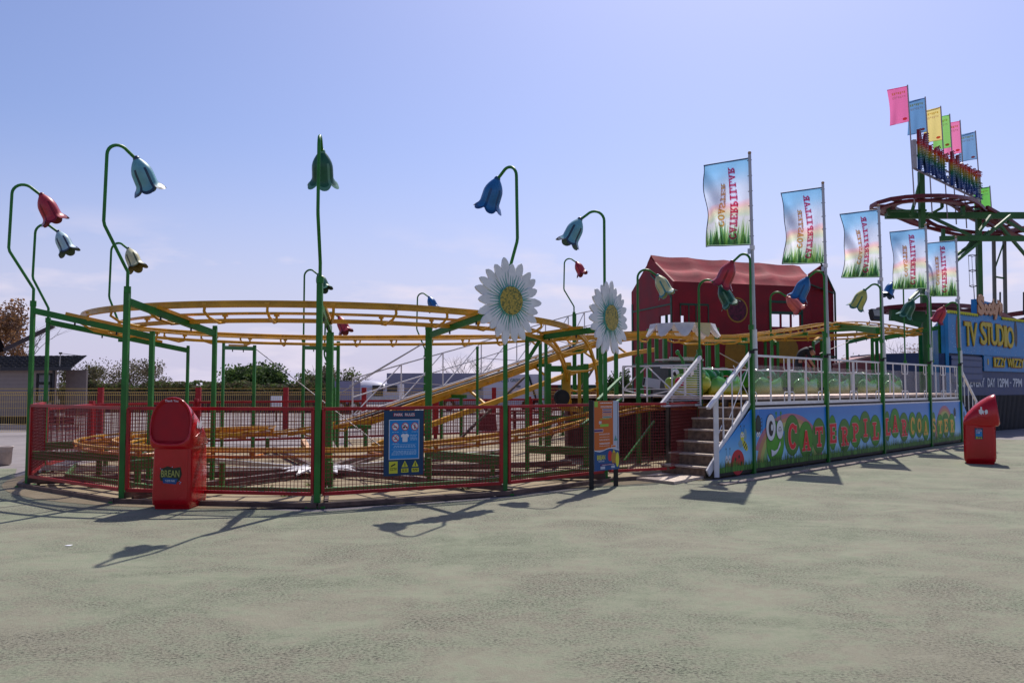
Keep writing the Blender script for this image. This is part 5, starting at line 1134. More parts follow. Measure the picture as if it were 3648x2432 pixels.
b.slab(FTV, [(0, ZT+.0), (xs, ZT+.0), (xs, ZT+.05), (0, ZT+.05)], .06, TRM, -.02); b.slab(FTV, [(xe, ZT+.0), (tl, ZT+.0), (tl, ZT+.05), (xe, ZT+.05)], .06, TRM, -.02)
b.build('bulb_strip', tv)
TY = mat('sign_yellow', (.50, .38, .015), .5, var=.05); TR_ = mat('sign_rust', (.22, .05, .01), .5, var=0); TPK = mat('sign_peach', (.52, .27, .14), .5, var=.05); TGY = mat('sign_grey', (.50, .55, .60), .5, var=.05)
def word(F, m, me2, chars, dz=.02, ext=.03, off=.02):
    b = MB()
    for ch, xa, ya, xb, yb in chars:
        (s0, z0_), (s1, z1_) = tx(xa, yb), tx(xb, ya)
        b.text(F, ch, s0-.035, z0_-.035, s1+.035, z1_+.035, me2, dz, off+.01, 0); b.text(F, ch, s0, z0_, s1, z1_, m, dz+ext, off, ext)
    return b
word(FTV, TY, TR_, [('T', 3434, 1148, 3456, 1230), ('V', 3452, 1152, 3477, 1230), ('S', 3490, 1148, 3510, 1227), ('T', 3509, 1151, 3528, 1227), ('U', 3528, 1155, 3549, 1229), ('D', 3552, 1158, 3570, 1231), ('I', 3574, 1162, 3582, 1235), ('O', 3584, 1166, 3607, 1239)]).build('tv_studio_lettering', tv)
b = word(FTV, TPK, TR_, [('S', 3480, 1052, 3502, 1120), ('o', 3502, 1085, 3518, 1120), ('o', 3517, 1085, 3533, 1122), ('t', 3530, 1066, 3541, 1120), ('y', 3538, 1085, 3556, 1136), ("'", 3552, 1072, 3557, 1086), ('s', 3557, 1080, 3568, 1122)], off=.06); b.build('script_lettering', tv)
b = MB(); q0, q1 = tx(3512, 1321), tx(3600, 1270); b.slab(FTV, [(q0[0], q0[1]), (tl, q0[1]), (tl, q1[1]+.0), (q0[0], q1[1])], .05, TVB, -.10+.0); b.build('lower_board', tv)
b2 = word(frame(ta+tn*0, te, V(0, 0, 1), tn), TY, TR_, [(c, xa, 1274+(xa-3544)*.06, xb, 1306+(xa-3544)*.03) for c, xa, xb in (('I', 3543, 3548), ('Z', 3550, 3563), ('Z', 3564, 3575), ('Y', 3573, 3585), ('W', 3592, 3609), ('I', 3610, 3613), ('Z', 3615, 3627), ('Z', 3628, 3638), ('Y', 3637, 3649))], dz=-.03); b2.build('small_lettering', tv)
b = MB(); s0, z0_ = tx(3525, 1303); b.ell(FTV, s0, z0_+.15, .06, .14, TY, -.04, 5); b.build('star_badge', tv)
zt0, zt1 = tx(3480, 1378)[1], tx(3480, 1345)[1]; FN = frame(ta-tn*.15, te, V(0, 0, 1), tn)
b = MB()
for wd2, xa, xb in (('OPEN', 3422, 3461), ('EVERY', 3470, 3522), ('DAY', 3532, 3559), ('12PM', 3568, 3606), ('-', 3611, 3616), ('7PM', 3622, 3654)):
    s0, s1 = tx(xa, 1360)[0], tx(xb, 1360)[0]; b.text(FN, wd2, s0, zt0 if wd2 != '-' else (zt0+zt1)/2-.02, s1, zt1 if wd2 != '-' else (zt0+zt1)/2+.02, TGY, .015, .035)
b.build('opening_hours', tv)
b = MB(); s0, s1 = tx(3384, 1300)[0]+.3, tx(3506, 1300)[0]; b.slab(FTV, [(s0, z_s0-1.0), (s1, z_s0-1.0), (s1, z_s0-.08), (s0, z_s0-.08)], .05, mat('shutter_navy', (.01, .05, .17), .4, var=.1), -.12)
for k in range(4): b.bar(FTV(s0, z_s0-.2-.24*k, -.05), FTV(s1, z_s0-.2-.24*k, -.05), .03, .03, TVD)
b.build('shutter', tv)
b = MB()
for k in range(70): x = tl*k/70; b.box(FTV(x, zn0/2, -.12), (.05, .05, zn0), CRU, Matrix.Rotation(atan2(te.y, te.x), 3, 'Z'))
b.slab(FTV, [(0, 0), (tl, 0), (tl, zn0), (0, zn0)], .02, CRU, -.16); b.build('corrugated_base', tv)
# speckles on the fascia, plain abstract figures left out
b = MB(); rr2 = random.Random(4)
for k in range(90): b.ell(FTV, rr2.random()*tl, z_s0+rr2.random()*(ZT-z_s0), .018, .018, PB, .003, 6)
for x_, h_ in ((3412, 1.6), (3618, 1.2)):
    s0, z0_ = tx(x_, 1190); b.ell(FTV, s0, z0_, .16, h_*.42, TR_ if x_ < 3500 else BLACK, .006, 18)
b.build('painted_specks', tv)
lc = gat(3338, 31.2); lz = tx(3384, 1116)[1]; ld = (lc-ta).normalized(); ll = (lc-ta).length; ln = V(ld.y, -ld.x, 0); ln = ln if ln.y < 0 else -ln; FL_ = frame(ta, ld, V(0, 0, 1), ln)
b = MB(); b.slab(FL_, [(0, 0), (ll, 0), (ll, zy(lc, 1168)), (0, lz)], .1, TVB, -.1)
b.slab(FL_, [(ll*.25, 1.0), (ll*.75, 1.0), (ll*.75, 3.0), (ll*.5, 3.45), (ll*.25, 3.0)], .01, mat('figure_panel', (.05, .05, .09), .5, var=.6, scale=5), .002); b.build('side_wall', tv)
b = MB()
for k in range(30): z = .6+k*.1; b.box(FL_(ll*.96, z, .02), (.05, .05, .05), PW); b.box(FL_(ll*(.96-.9*k/30), zy(lc, 1168)+(lz-zy(lc, 1168))*k/30, .03), (.06, .06, .06), PY)
b.build('side_bulbs', tv)
# low navy shed and red sloping awning beyond the platform
sh1, sh2 = gat(3120, 41), gat(3352, 42); b = MB(); F = frame(sh1, (sh2-sh1).normalized(), V(0, 0, 1), V(0, -1, 0)); L_ = (sh2-sh1).length
b.slab(F, [(0, 0), (L_, 0), (L_, zy(sh2, 1255)), (0, zy(sh1, 1260))], 3, TVD, -3)
t = b.build('shed', label='low flat roofed navy shed behind the right half of the railing', category='shed', origin=sh1)
a1_, a2_ = gat(2968, 38), gat(3140, 41); b = MB(); z1_, z2_ = zy(a1_, 1300), zy(a2_, 1262)
vs = [a1_+V(0, 0, z1_), a2_+V(0, 0, z2_), a2_+V(0, 4, z2_), a1_+V(0, 4, z1_-.2), a1_, a2_, a2_+V(0, 4, 0), a1_+V(0, 4, 0)]; b.add(vs, [(0, 1, 2, 3), (4, 5, 1, 0), (5, 6, 2, 1), (7, 4, 0, 3)], mat('red_awning', (.20, .02, .025), .5, var=.2))
b.bar(vs[0]+V(0, -.03, .03), vs[1]+V(0, -.03, .03), .06, .08, mat('awning_edge', (.5, .3, .25), .5)); b.build('awning', label='red awning with a pale sloping edge left of the navy shed', category='awning', origin=a1_)

# ================================================================== WILD MOUSE COASTER
wm = thing('mouse_coaster', gat(3300, 40), 'dark red tracked coaster on tall green towers rising at the right edge', 'roller coaster')
WG = mat('tower_green', (.035, .13, .03), .5, var=.2, scale=1); WR2 = mat('track_dark_red', (.14, .012, .02), .45, var=.2, scale=1)
def tower(x0, y0, x1, y1, Y, w_, name='tower_column'):
    p = A(x0, y0, Y); q = A(x1, y1, Y); b = MB(); b.bar(p, q, w_, w_, WG); return b.build(name, wm)
def pbar(pts, w_, h_, name, m=WG):
    b = MB()
    for (x0, y0, Y0), (x1, y1, Y1) in zip(pts[:-1], pts[1:]): b.bar(A(x0, y0, Y0), A(x1, y1, Y1), w_, h_, m)
    return b.build(name, wm)
g = lambda Y: HOR+EYE*FPX/Y
tower(3300, g(40), 3281, 612, 40, .24); tower(3500, g(42), 3484, 720, 42, .22); tower(3312, g(40), 3312, 1120, 38, .13)
pbar([(3155, 768, 41), (3700, 768, 41)], .25, .30, 'cross_girder'); pbar([(3350, 850, 39), (3700, 850, 39)], .2, .24, 'cross_girder')
pbar([(3160, 752, 40), (3300, 750, 40)], .1, .1, 'girder_rail'); pbar([(3165, 735, 40), (3165, 768, 40)], .14, .14, 'strut'); pbar([(3356, 720, 40), (3356, 740, 40), (3310, 765, 40)], .12, .12, 'strut'); pbar([(3430, 735, 40), (3430, 768, 40)], .14, .2, 'strut'); pbar([(3360, 815, 40), (3360, 850, 40)], .14, .14, 'strut')
for q in (((3300, 765, 40), (3480, 850, 41)), ((3335, 960, 38.5), (3560, 800, 40)), ((3400, 935, 38.5), (3600, 768, 40)), ((3560, 800, 40), (3680, 940, 41)), ((3590, 790, 41), (3700, 850, 42)), ((3240, 1070, 37), (3300, 1010, 39)), ((3530, 768, 40), (3440, 890, 39)), ((3245, 770, 40), (3280, 640, 40))): pbar(q, .11, .13, 'diagonal_strut')
for x in (3540, 3578): pbar([(x, 860, 44), (x+10, g(44), 44)], .14, .14, 'tower_column', mat('tower_grey', (.12, .12, .10), .5, .3, var=.1))
pbar([(3541, 965, 44), (3574, 870, 44)], .06, .06, 'diagonal_strut'); pbar([(3541, 985, 44), (3582, 992, 44)], .08, .08, 'cross_girder')
b = MB(); P = [A(x, y, 39) for x, y in ((3472, 900), (3472, 1100))]
for x in (3450, 3462, 3474): b.tube([A(x, 910, 39.3), A(x+5, 1020, 39.3)], .012, DARK, 5)
for y in (910, 964, 1019): b.tube([A(3449+(y-910)*.04, y, 39.3), A(3462, y-3, 39.6), A(3482, y-1, 39.3), A(3464, y+4, 39), A(3449+(y-910)*.04, y, 39.3)], .018, DARK, 5)
b.tube([A(3469, 1020, 39), A(3474, 1110, 39)], .02, DARK, 5); b.build('ladder_cage', wm)
def mtrack(ctrl, name='track', wd=1.0):
    P = crom([A(*c) for c in ctrl], 12); P, _ = resample(P, [0]*len(P), .5); b = MB()
    for sd in (-1, 1): sweep(b, P, sd*wd/2, 0, .14, .16, WR2)
    sweep(b, P, 0, -.12, .30, .10, WR2)
    for i in range(1, len(P)-1):
        t, l, u = fr(P, i); b.bar(P[i]-l*wd/2, P[i]+l*wd/2, .34, .05, WR2) if i % 2 else None
    b.build('track', wm)
mtrack([(3560, 800, 45), (3490, 768, 42.5), (3430, 722, 40), (3370, 708, 38.5), (3290, 706, 38), (3200, 713, 38.5), (3145, 733, 39.5), (3160, 752, 41.5), (3230, 768, 43), (3300, 800, 43.5), (3400, 826, 43), (3500, 836, 43), (3600, 820, 44), (3700, 800, 45)])
mtrack([(3480, 745, 41), (3560, 790, 42), (3620, 830, 43), (3700, 850, 44)])
mtrack([(3700, 1130, 40), (3600, 1150, 39), (3520, 1120, 37.5), (3440, 1098, 36), (3330, 1090, 35), (3220, 1094, 35.5), (3170, 1103, 37), (3210, 1112, 39), (3320, 1118, 41), (3420, 1122, 42)])
mtrack([(3570, 1122, 46), (3640, 1112, 46), (3720, 1105, 46)], wd=.7)
pbar([(3172, 1122, 35.5), (3290, 1130, 35.5)], .3, .45, 'cross_girder'); pbar([(3172, 1130, 35.5), (3280, 1158, 35.2)], .2, .2, 'diagonal_strut')
for x in (3563, 3647): pbar([(x, 1040, 36), (x, 1120, 36)], .05, .05, 'strut', DARK)
# lettered sign
sa, sb = A(3266, 545, 38.0), A(3500, 672, 44.6); sa.z = sb.z = (sa.z+sb.z)/2; sd_ = (sb-sa).normalized(); sl_ = (sb-sa).length; sn = V(sd_.y, -sd_.x, 0)
ms = thing('rooftop_sign', sa.lerp(sb, .5), 'rainbow bulb lettered sign on a pale frame high on the green tower', 'sign')
FS = frame(sa, sd_, V(0, 0, 1), sn); GRE = mat('sign_frame', (.36, .33, .34), .5, .2, var=.1)
b = MB()
for z in (-.66, 0, .62): b.bar(FS(0, z, -.12), FS(sl_, z, -.12), .06, .10 if z else .06, GRE)
b.bar(FS(0, -.66, -.12), FS(0, .66, -.12), .16, .2, GRE)
for k in range(1, 7): b.bar(FS(sl_*k/6, -.7, -.12), FS(sl_*k/6, .62, -.12), .07, .07, GRE)
b.build('sign_frame', ms)
RBW = ramp_mat('rainbow_letters', [(0, '#0b2f7a'), (.25, '#10407a'), (.42, '#0f6a3a'), (.58, '#a08a10'), (.74, '#c02018'), (.9, '#7a1024')], lo=-.75, hi=.95, rough=.3)
x_ = .10; rr3 = random.Random(2); n_l = 10
for i, ch in enumerate('MAGIC MOUSE'):
    w2 = {'M': .95, 'I': .22, ' ': .32}.get(ch, .66)*sl_/7.4
    if ch != ' ':
        b = MB(); top = {0: 1.25, 2: .95, 6: 1.1}.get(i, .82); bot = -.72+.05*(i % 2)
        P = b.text(FS, ch, x_, bot, x_+w2-.16, top-.1, RBW, .10, .012, .12)
        Pm = {(round(x, 2), round(y, 2)) for x, y in P}
        vs, fs = glyphs(ch, .012); ed = {}
        for f in fs:
            for k in range(len(f)): e = tuple(sorted((f[k], f[(k+1) % len(f)]))); ed[e] = ed.get(e, 0)+1
        for (u_, v_), c in ed.items():
            if c == 1:
                a_, c_ = V(*P[u_], 0), V(*P[v_], 0); n_ = max(1, int((c_-a_).length/.11))
                for k in range(n_): q = a_.lerp(c_, k/n_); b.ball(FS(q.x, q.y, .14), .030, RBW, 6)
        b.build('bulb_letter', ms)
    x_ += w2
for i, (x, yt, yb_, c, ln_) in enumerate((((3233, 303), 0, 0, (.56, .13, .30), 'pink'), ((3296, 345), 0, 0, (.10, .22, .42), 'blue'), ((3351, 378), 0, 0, (.62, .50, .20), 'yellow'), ((3383, 406), 0, 0, (.20, .48, .13), 'green'), ((3420, 428), 0, 0, (.62, .17, .34), 'pink'), ((3475, 466), 0, 0, (.13, .25, .44), 'blue'), ((3526, 662), 0, 0, (.12, .40, .08), 'green'))):
    Y = 38+6.6*(x[0]-3240)/260 if i < 6 else 46; tp = A(x[0], x[1], Y); foot = V(tp.x+.18, tp.y, tp.z-(5.6 if i < 5 else 4.2))
    lab = ['pink pennant flag, leftmost and highest above the rooftop sign', 'blue pennant flag, second from the left above the rooftop sign', 'yellow pennant flag above the rooftop sign', 'green pennant flag half behind the yellow one above the rooftop sign', 'pink pennant flag right of the green one above the rooftop sign', 'blue pennant flag over the right end of the rooftop sign', 'green pennant flag low behind the right end of the rooftop sign'][i]
    t = thing('pennant_flag', foot, lab, 'flag', 'small coloured flags round the rooftop sign'); b = MB(); b.tube([foot, tp], .03, GRE, 6); b.build('flag_pole', t)
    m_ = ft('pennant_%d' % i, c); m2_ = ft('pennant_ray_%d' % i, tuple(min(1, v*1.25+.03) for v in c)); b = MB(); wd = V(-.80, .60, 0); H_ = 1.62 if i < 5 else 1.45; W_ = .86; ph = i*1.7
    mas = [m_]
    def F2(u, v): 
        return tp+V(0, 0, -.06-H_*v-.0*u)+wd*W_*u*(1-.06*sin(pi*v))+V(wd.y, -wd.x, 0)*(.06*sin(5*u+ph+3*v)*u+.03*sin(11*u+ph-2*v)*u)+V(.18*v*H_/5.6, 0, -.03*u)
    cloth(F2, m_, b, 12, 18, W_, H_, 0, 0); b.build('cloth', t)
    b = MB()
    for sd in (-1,):
        FF = lambda x, y, z=0: F2(min(.98, max(.02, x)), 1-y)+V(.6, .8, 0)*sd*(.008+z)
        for yy, cc in ((.86, ft('pen_yellow', (.75, .60, .25))), (.74, ft('pen_white', (.8, .7, .65)))):
            for k in range(7): b.poly(FF, [(.14+.1*k, yy-.03+.02*sin(k*2)), (.21+.1*k, yy-.03+.02*sin(k*2)), (.21+.1*k, yy+.03), (.14+.1*k, yy+.03)], cc, .002)
        b.ell(FF, .22, .09, .12, .04, ft('pen_red', (.7, .12, .1)), .002, 10)
    b.build('printed_marks', t); b = MB(); b.tube([F2(0, 0), F2(1, 0)], .02, m2_, 5); b.bar(F2(0, 1), F2(1, 1), .015, .02, m2_); b.build('hem', t)
# big floodlight on the platform frame
fq = A(3120, 1122, 26); t = thing('floodlight', fq, 'black square floodlight tilted on the green frame above the platform', 'lamp')
M_ = Matrix.Rotation(.5, 3, 'Z') @ Matrix.Rotation(-.25, 3, 'X'); b = MB(); b.box(fq, (.42, .12, .36), BLACK, M_); b.box(fq+M_ @ V(0, .08, 0), (.30, .1, .26), DARK, M_); b.build('housing', t)
b = MB(); b.box(fq+M_ @ V(.0, -.065, .05), (.32, .012, .2), mat('lamp_glass', (.3, .3, .27), .2), M_); b.build('lens', t); b = MB(); b.tube([fq+V(-.2, 0, -.18), fq+V(-.2, 0, -.30), fq+V(.2, 0, -.30), fq+V(.2, 0, -.18)], .015, BLACK, 6); b.build('bracket', t)

# ================================================================== LEFT SIDE: CARAVAN, KIOSK, BUCKET
WAL = mat('caravan_wall', (.30, .245, .215), .7, var=.06, scale=2); WAE = mat('caravan_end', (.20, .165, .155), .7, var=.06); TRC = mat('dark_trim', (.035, .035, .04), .5); SLT = mat('roof_tile', (.05, .05, .055), .45, var=.4, scale=4)
cv = thing('static_caravan', gat(60, 37), 'beige static caravan with a dark tiled roof and a black framed window', 'caravan')
c1, c2 = gat(-260, 37.5), gat(196, 36.5); ce = (c2-c1).normalized(); cl = (c2-c1).length; cn = V(ce.y, -ce.x, 0); FC = frame(c1, ce, V(0, 0, 1), cn); ez = zy(c2, 1312); rz = ez+.62
b = MB(); b.slab(FC, [(0, .35), (cl, .35), (cl, ez), (0, ez)], .1, WAL, -.1)
for k in range(1, 12): b.bar(FC(0, .35+k*(ez-.35)/12, .004), FC(cl, .35+k*(ez-.35)/12, .004), .008, .012, WAE)
b.build('side_wall', cv)
b = MB(); b.slab(FC, [(cl-.1, .35), (cl+.9, .35), (cl+.9, ez-.05), (cl-.1, ez-.05)], .1, WAE, -.9); b.build('end_wall', cv)
b = MB(); rp_ = [FC(-.1, ez, .25), FC(cl+.95, ez, .25), FC(cl+.35, rz, -1.6), FC(-.1, rz, -1.6)]; b.add(rp_, [(0, 1, 2, 3)], SLT)
for j in range(7):
    for k in range(24):
        u, v = k/24, j/7; p = rp_[0].lerp(rp_[1], u).lerp(rp_[3].lerp(rp_[2], u), v+.02); q = rp_[0].lerp(rp_[1], u+.042).lerp(rp_[3].lerp(rp_[2], u+.042), v+.02+.05); b.bar(p+V(0, -.02, .03), q+V(0, -.02, .03), .09, .04, SLT)
b.build('roof', cv); b = MB(); b.bar(FC(-.1, ez-.03, .28), FC(cl+.95, ez-.03, .28), .06, .13, TRC); b.bar(FC(cl-.06, .35, .02), FC(cl-.06, ez, .02), .08, .1, TRC); b.build('gutter', cv)
wx0, wx1 = [(hit(x, 1380, c1, cn)-c1).dot(ce) for x in (131, 186)]; wz0, wz1 = zy(c2, 1432), zy(c2, 1330)
b = MB()
for q in ((wx0, wz0, wx0+.09, wz1), (wx1-.09, wz0, wx1, wz1), (wx0, wz0, wx1, wz0+.06), (wx0, wz1-.06, wx1, wz1), (wx0, wz1-.48, wx1, wz1-.36)): b.slab(FC, [(q[0], q[1]), (q[2], q[1]), (q[2], q[3]), (q[0], q[3])], .05, BLACK, .002)
wf = b.build('window', cv); b = MB(); b.slab(FC, [(wx0+.05, wz0), (wx1-.05, wz0), (wx1-.05, wz1), (wx0+.05, wz1)], .01, mat('window_glass', (.20, .20, .20), .08, var=.4, scale=3), .001); b.build('pane', wf)
b = MB(); b.slab(FC, [(0, 0), (cl+.8, 0), (cl+.8, .34), (0, .34)], .02, DARK, -.25); b.build('underside', cv)
an = FC(cl+.2, 0, .05); t = thing('tv_aerial', an+V(0, 0, 1.5), 'thin television aerial on a pole at the caravan corner', 'aerial'); b = MB(); az = zy(an, 1258); b.tube([an+V(0, 0, 1.5), an+V(.05, 0, az)], .02, STEEL, 6); b.build('pole', t)
b = MB(); b.tube([an+V(.05, 0, az), an+V(.85, 0, az-.10)], .012, DARK, 5); b.box(an+V(.05, 0, az), (.12, .06, .08), DARK)
for k in range(6): b.tube([an+V(.2+.11*k, -.10, az-.02-.012*k), an+V(.2+.11*k, .10, az-.02-.012*k)], .006, DARK, 4)
b.build('yagi_array', t)
kq = gat(-90, 20.8); ki = thing('kiosk', kq, 'dark pitched kiosk roof corner poking in at the left edge', 'kiosk'); b = MB()
b.box(kq+V(-.9, .8, 1.1), (1.2, 1.4, 2.2), mat('kiosk_wall', (.06, .045, .04), .7)); b.build('cabin', ki)
ep = A(22, 1250, 20.2); b = MB(); rr_ = [ep, ep+V(-.62, 0, 1.25), ep+V(-1.3, 0, .0), ep+V(-1.0, 1.2, 0), ep+V(-1.6, 1.2, 1.25), ep+V(-2.3, 1.2, 0)]; b.add(rr_, [(0, 1, 2), (3, 5, 4), (0, 3, 4, 1), (1, 4, 5, 2), (0, 2, 5, 3)], mat('kiosk_roof', (.015, .012, .012), 1, spec=0)); b.build('roof', ki)
b = MB(); b.bar(ep+V(-.05, 0, .02), A(192, 1160, 20.2), .07, .09, mat('kiosk_boom', (.06, .04, .045), .5)); b.build('boom', ki)
bk = G(8, 1655); b = MB(); b.lathe([(0, .005), (.15, .005), (.17, .2), (.19, .36), (.205, .37), (.2, .385), (.185, .38), (.165, .03), (0, .03)], mat('bucket_white', (.5, .42, .38), .5, var=.2), Matrix.Translation(bk), 20); b.build('bucket', label='pale tapering bucket standing on the tarmac at the left edge', category='bucket', origin=bk)
b = MB(); F = frame(gat(-400, 31.5), V(1, 0, 0), V(0, 0, 1), V(0, -1, 0)); b.slab(F, [(0, .02), (7.2, .02), (7.2, .16), (0, .16)], .1, mat('kerb_pale', (.32, .29, .29), .8, var=.1)); b.build('low_barrier', label='low pale concrete barrier along the foot of the caravan', category='barrier', origin=gat(-300, 31.5))

# ================================================================== VEHICLES
VW = mat('vehicle_white', (.55, .54, .60), .3, var=.06, scale=1); VG = mat('box_grey', (.20, .20, .27), .45, var=.08, scale=1); GLS = mat('vehicle_glass', (.03, .035, .045), .08, var=.2); TYR = mat('tyre', (.015, .015, .016), .8)
def wheel(b, p, r=.42): b.tube([p+V(0, -.14, 0), p+V(0, .14, 0)], r, TYR, 18)
def wheels(parent, pts, r=.42):
    for p in pts:
        b = MB(); wheel(b, p, r); w_ = b.build('wheel', parent); b = MB(); b.tube([p+V(0, -.16, 0), p+V(0, -.1, 0)], r*.5, STEEL, 12); b.build('rim', w_)
Yv = 52.0; zt_ = lambda y, Y=Yv: EYE+(HOR-y)*Y/FPX
def px(x, Y=Yv): return (x-1824)/FPX*Y
def vbox(b, xa, xb, ya, yb, m, d0=0, d1=2.2, Y=Yv): b.box(V((px(xa, Y)+px(xb, Y))/2, Y+(d0+d1)/2, (zt_(ya, Y)+zt_(yb, Y))/2), (px(xb, Y)-px(xa, Y), d1-d0, zt_(ya, Y)-zt_(yb, Y)), m)
lo_ = thing('lorry', V(px(1300), Yv, 0), 'white lorry with a rounded roof fairing and dark cab windows', 'lorry')
b = MB(); vbox(b, 1188, 1284, 1357, 1445, mat('box_lilac', (.24, .23, .33), .4, var=.05)); b.build('cargo_box', lo_)
b = MB(); sec = []
for x, zt2 in ((1284, 1356), (1300, 1354), (1330, 1357), (1350, 1361), (1372, 1367)): z = zt_(zt2); sec.append([V(px(x), Yv-.05, .55), V(px(x), Yv-.05, z-.5), V(px(x), Yv+.25, z-.12), V(px(x), Yv+.7, z), V(px(x), Yv+1.6, z), V(px(x), Yv+2.1, z-.2), V(px(x), Yv+2.2, .55)])
b.loft(sec, VW, True); b.build('fairing', lo_)
b = MB(); vbox(b, 1372, 1424, 1367, 1452, VW, -.02, 2.2); cab = b.build('cab', lo_); b = MB(); vbox(b, 1328, 1366, 1372, 1410, GLS, -.09, .3); vbox(b, 1380, 1416, 1372, 1396, GLS, -.06, .3); b.build('side_window', cab); b = MB(); vbox(b, 1312, 1420, 1412, 1440, mat('lorry_panel', (.5, .5, .5), .4, var=.1), -.1, 0.0); b.build('skirt', lo_)
wheels(lo_, [V(px(x), Yv+.1, .42) for x in (1215, 1262, 1392)])
bx = thing('lorry', V(px(1540, 57), 57, 0), 'large grey box lorry behind the lift hill, taller than its neighbours', 'lorry')
b = MB(); vbox(b, 1378, 1722, 1329, 1440, VG, 0, 2.5, 57); b.build('cargo_box', bx); b = MB(); vbox(b, 1378, 1722, 1440, 1452, DARK, .1, 2.4, 57); b.build('chassis', bx)
wheels(bx, [V(px(x, 57), 57.1, .45) for x in (1420, 1455, 1600)])
rf = thing('refuse_lorry', V(px(1850), Yv, 0), 'white refuse lorry with green lettering on its side', 'refuse lorry'); b = MB()
vbox(b, 1722, 1770, 1345, 1440, VW, -.02, 2.3); cab = b.build('cab', rf); b = MB(); vbox(b, 1658, 1714, 1352, 1388, GLS, -.05, 2.1); vbox(b, 1655, 1722, 1388, 1440, mat('cab_grey', (.3, .3, .32), .4), .0, 2.1); vbox(b, 1655, 1722, 1345, 1352, VW, .0, 2.1); b.build('cab_front', rf)
b = MB(); P = [(1728, 1445), (1775, 1335), (1940, 1332), (1952, 1345), (1940, 1445)]; F = lambda x, y, z=0: V(px(x), Yv-.04-z, zt_(y)); b.slab(F, [(x, y) for x, y in P], -2.3, VW); hop = b.build('refuse_body', rf)
b = MB(); Fp = lambda x, y, z=0: V(px(x), Yv-.06-z, y); LGN = flat('lorry_letters', (.01, .09, .10)); LGR2 = flat('lorry_grey', (.12, .13, .15))
b.text(Fp, 'GOES', 1770, zt_(1360), 1813, zt_(1348), LGN, .0, .01); b.text(Fp, 'GREEN', 1818, zt_(1360), 1859, zt_(1348), LGN, .0, .01); b.text(Fp, 'IN', 1797, zt_(1407), 1810, zt_(1398), LGR2, .0, .01); b.text(Fp, 'BREAN', 1817, zt_(1407), 1858, zt_(1398), LGR2, .0, .01)
b.ell(lambda x, y, z=0: V(px(x), Yv-.06-z, zt_(y)), 1846, 1376, 10, 4, LGR2, 0, 14); b.build('lettering', hop)
b = MB(); vbox(b, 1872, 1882, 1335, 1440, mat('hopper_rib', (.2, .2, .23), .5), -.1, .1); vbox(b, 1918, 1926, 1335, 1440, mat('hopper_rib', (.2, .2, .23), .5), -.1, .1); b.bar(V(px(1884), Yv-.1, zt_(1340)), V(px(1912), Yv-.1, zt_(1430)), .08, .12, DARK); vbox(b, 1730, 1940, 1440, 1452, DARK, .2, 2.2); b.build('lifting_gear', rf)
wheels(rf, [V(px(x), Yv+.1, .45) for x in (1745, 1880, 1912)])
# long low red and green shed far behind, red picnic tables
b = MB(); s1, s2 = px(1962, 60), px(2260, 60); b.box(V((s1+s2)/2, 62, .9), (s2-s1, 4, 1.8), mat('far_red', (.13, .015, .015), .7)); b.box(V((s1+s2)/2, 61.9, 1.62), (s2-s1-1, 4.05, .30), mat('far_green', (.02, .05, .04), .7)); b.build('shed', label='long low red shed with a dark green stripe far behind the dive', category='shed', origin=(s1, 60, 0))
def picnic(x, Y, label):
    p = gat(x, Y); t = thing('picnic_table', p, label, 'picnic table', 'red picnic tables behind the ride'); RT_ = mat('faded_red_wood', (.17, .012, .015), .7, var=.2)
    b = MB(); b.box(p+V(0, 0, .74), (1.6, .75, .06), RT_); b.build('tabletop', t)
    for dy in (-.65, .65): b = MB(); b.box(p+V(0, dy, .44), (1.6, .26, .05), RT_); b.build('bench', t)
    for dx in (-.6, .6):
        b = MB(); b.bar(p+V(dx, -.65, 0), p+V(dx, -.25, .72), .09, .05, RT_); b.bar(p+V(dx, .65, 0), p+V(dx, .25, .72), .09, .05, RT_); b.bar(p+V(dx, -.7, .40), p+V(dx, .7, .40), .08, .05, RT_); b.build('leg', t)
picnic(1890, 31, 'dark red picnic table right of the post with the larger daisy'); picnic(1990, 34, 'dark red picnic table behind the foot of the dive')
b = MB(); p = gat(1738, 32); b.loft([rr(p.x, p.y, .36, .3, .05, 0.004), rr(p.x, p.y, .30, .26, .05, .62)], mat('faded_red_box', (.15, .012, .015), .7, var=.2)); b.build('crate', label='dark red tapered bin between the yard posts left of the picnic tables', category='bin', origin=p)
b = MB(); p = gat(985, 40); b.box(p+V(0, 0, .95), (.5, .1, .5), PW); b.box(p+V(0, .03, .35), (.06, .06, .7), DARK); b.build('notice', label='small white notice fixed low on the far brown fence', category='notice', origin=p)

# ================================================================== VEGETATION
def leafmat(name, c, tr=.25): return mat(name, c, .7, var=.45, scale=1.3, trans=tr)
def leaves(b, rnd, c, rad, n, size, m, m2, clumps=14, squash=1.0):
    cs = []
    for k in range(clumps):
        a = rnd.random()*2*pi; e = (rnd.random()*1.6-.6); q = .55+.4*rnd.random(); cs.append((V(c[0]+rad[0]*q*cos(a)*cos(e), c[1]+rad[1]*q*sin(a)*cos(e), c[2]+rad[2]*q*sin(e)), .28+.3*rnd.random()))
    for k in range(n):
        cc, cr_ = cs[rnd.randrange(clumps)]; d = V(rnd.gauss(0, 1), rnd.gauss(0, 1), rnd.gauss(0, 1)); d.normalize(); d *= rnd.random()**.4
        p = cc+V(d.x*rad[0]*cr_, d.y*rad[1]*cr_, d.z*rad[2]*cr_)
        if p.z < .05: continue
        u = V(rnd.gauss(0, 1), rnd.gauss(0, 1), rnd.gauss(0, 1)).normalized(); w_ = u.orthogonal().normalized(); s = size*(.6+.8*rnd.random())
        b.add([p-u*s, p+w_*s*.6, p+u*s, p-w_*s*.6], [(0, 1, 2, 3)], m if rnd.random() < .6 else m2)
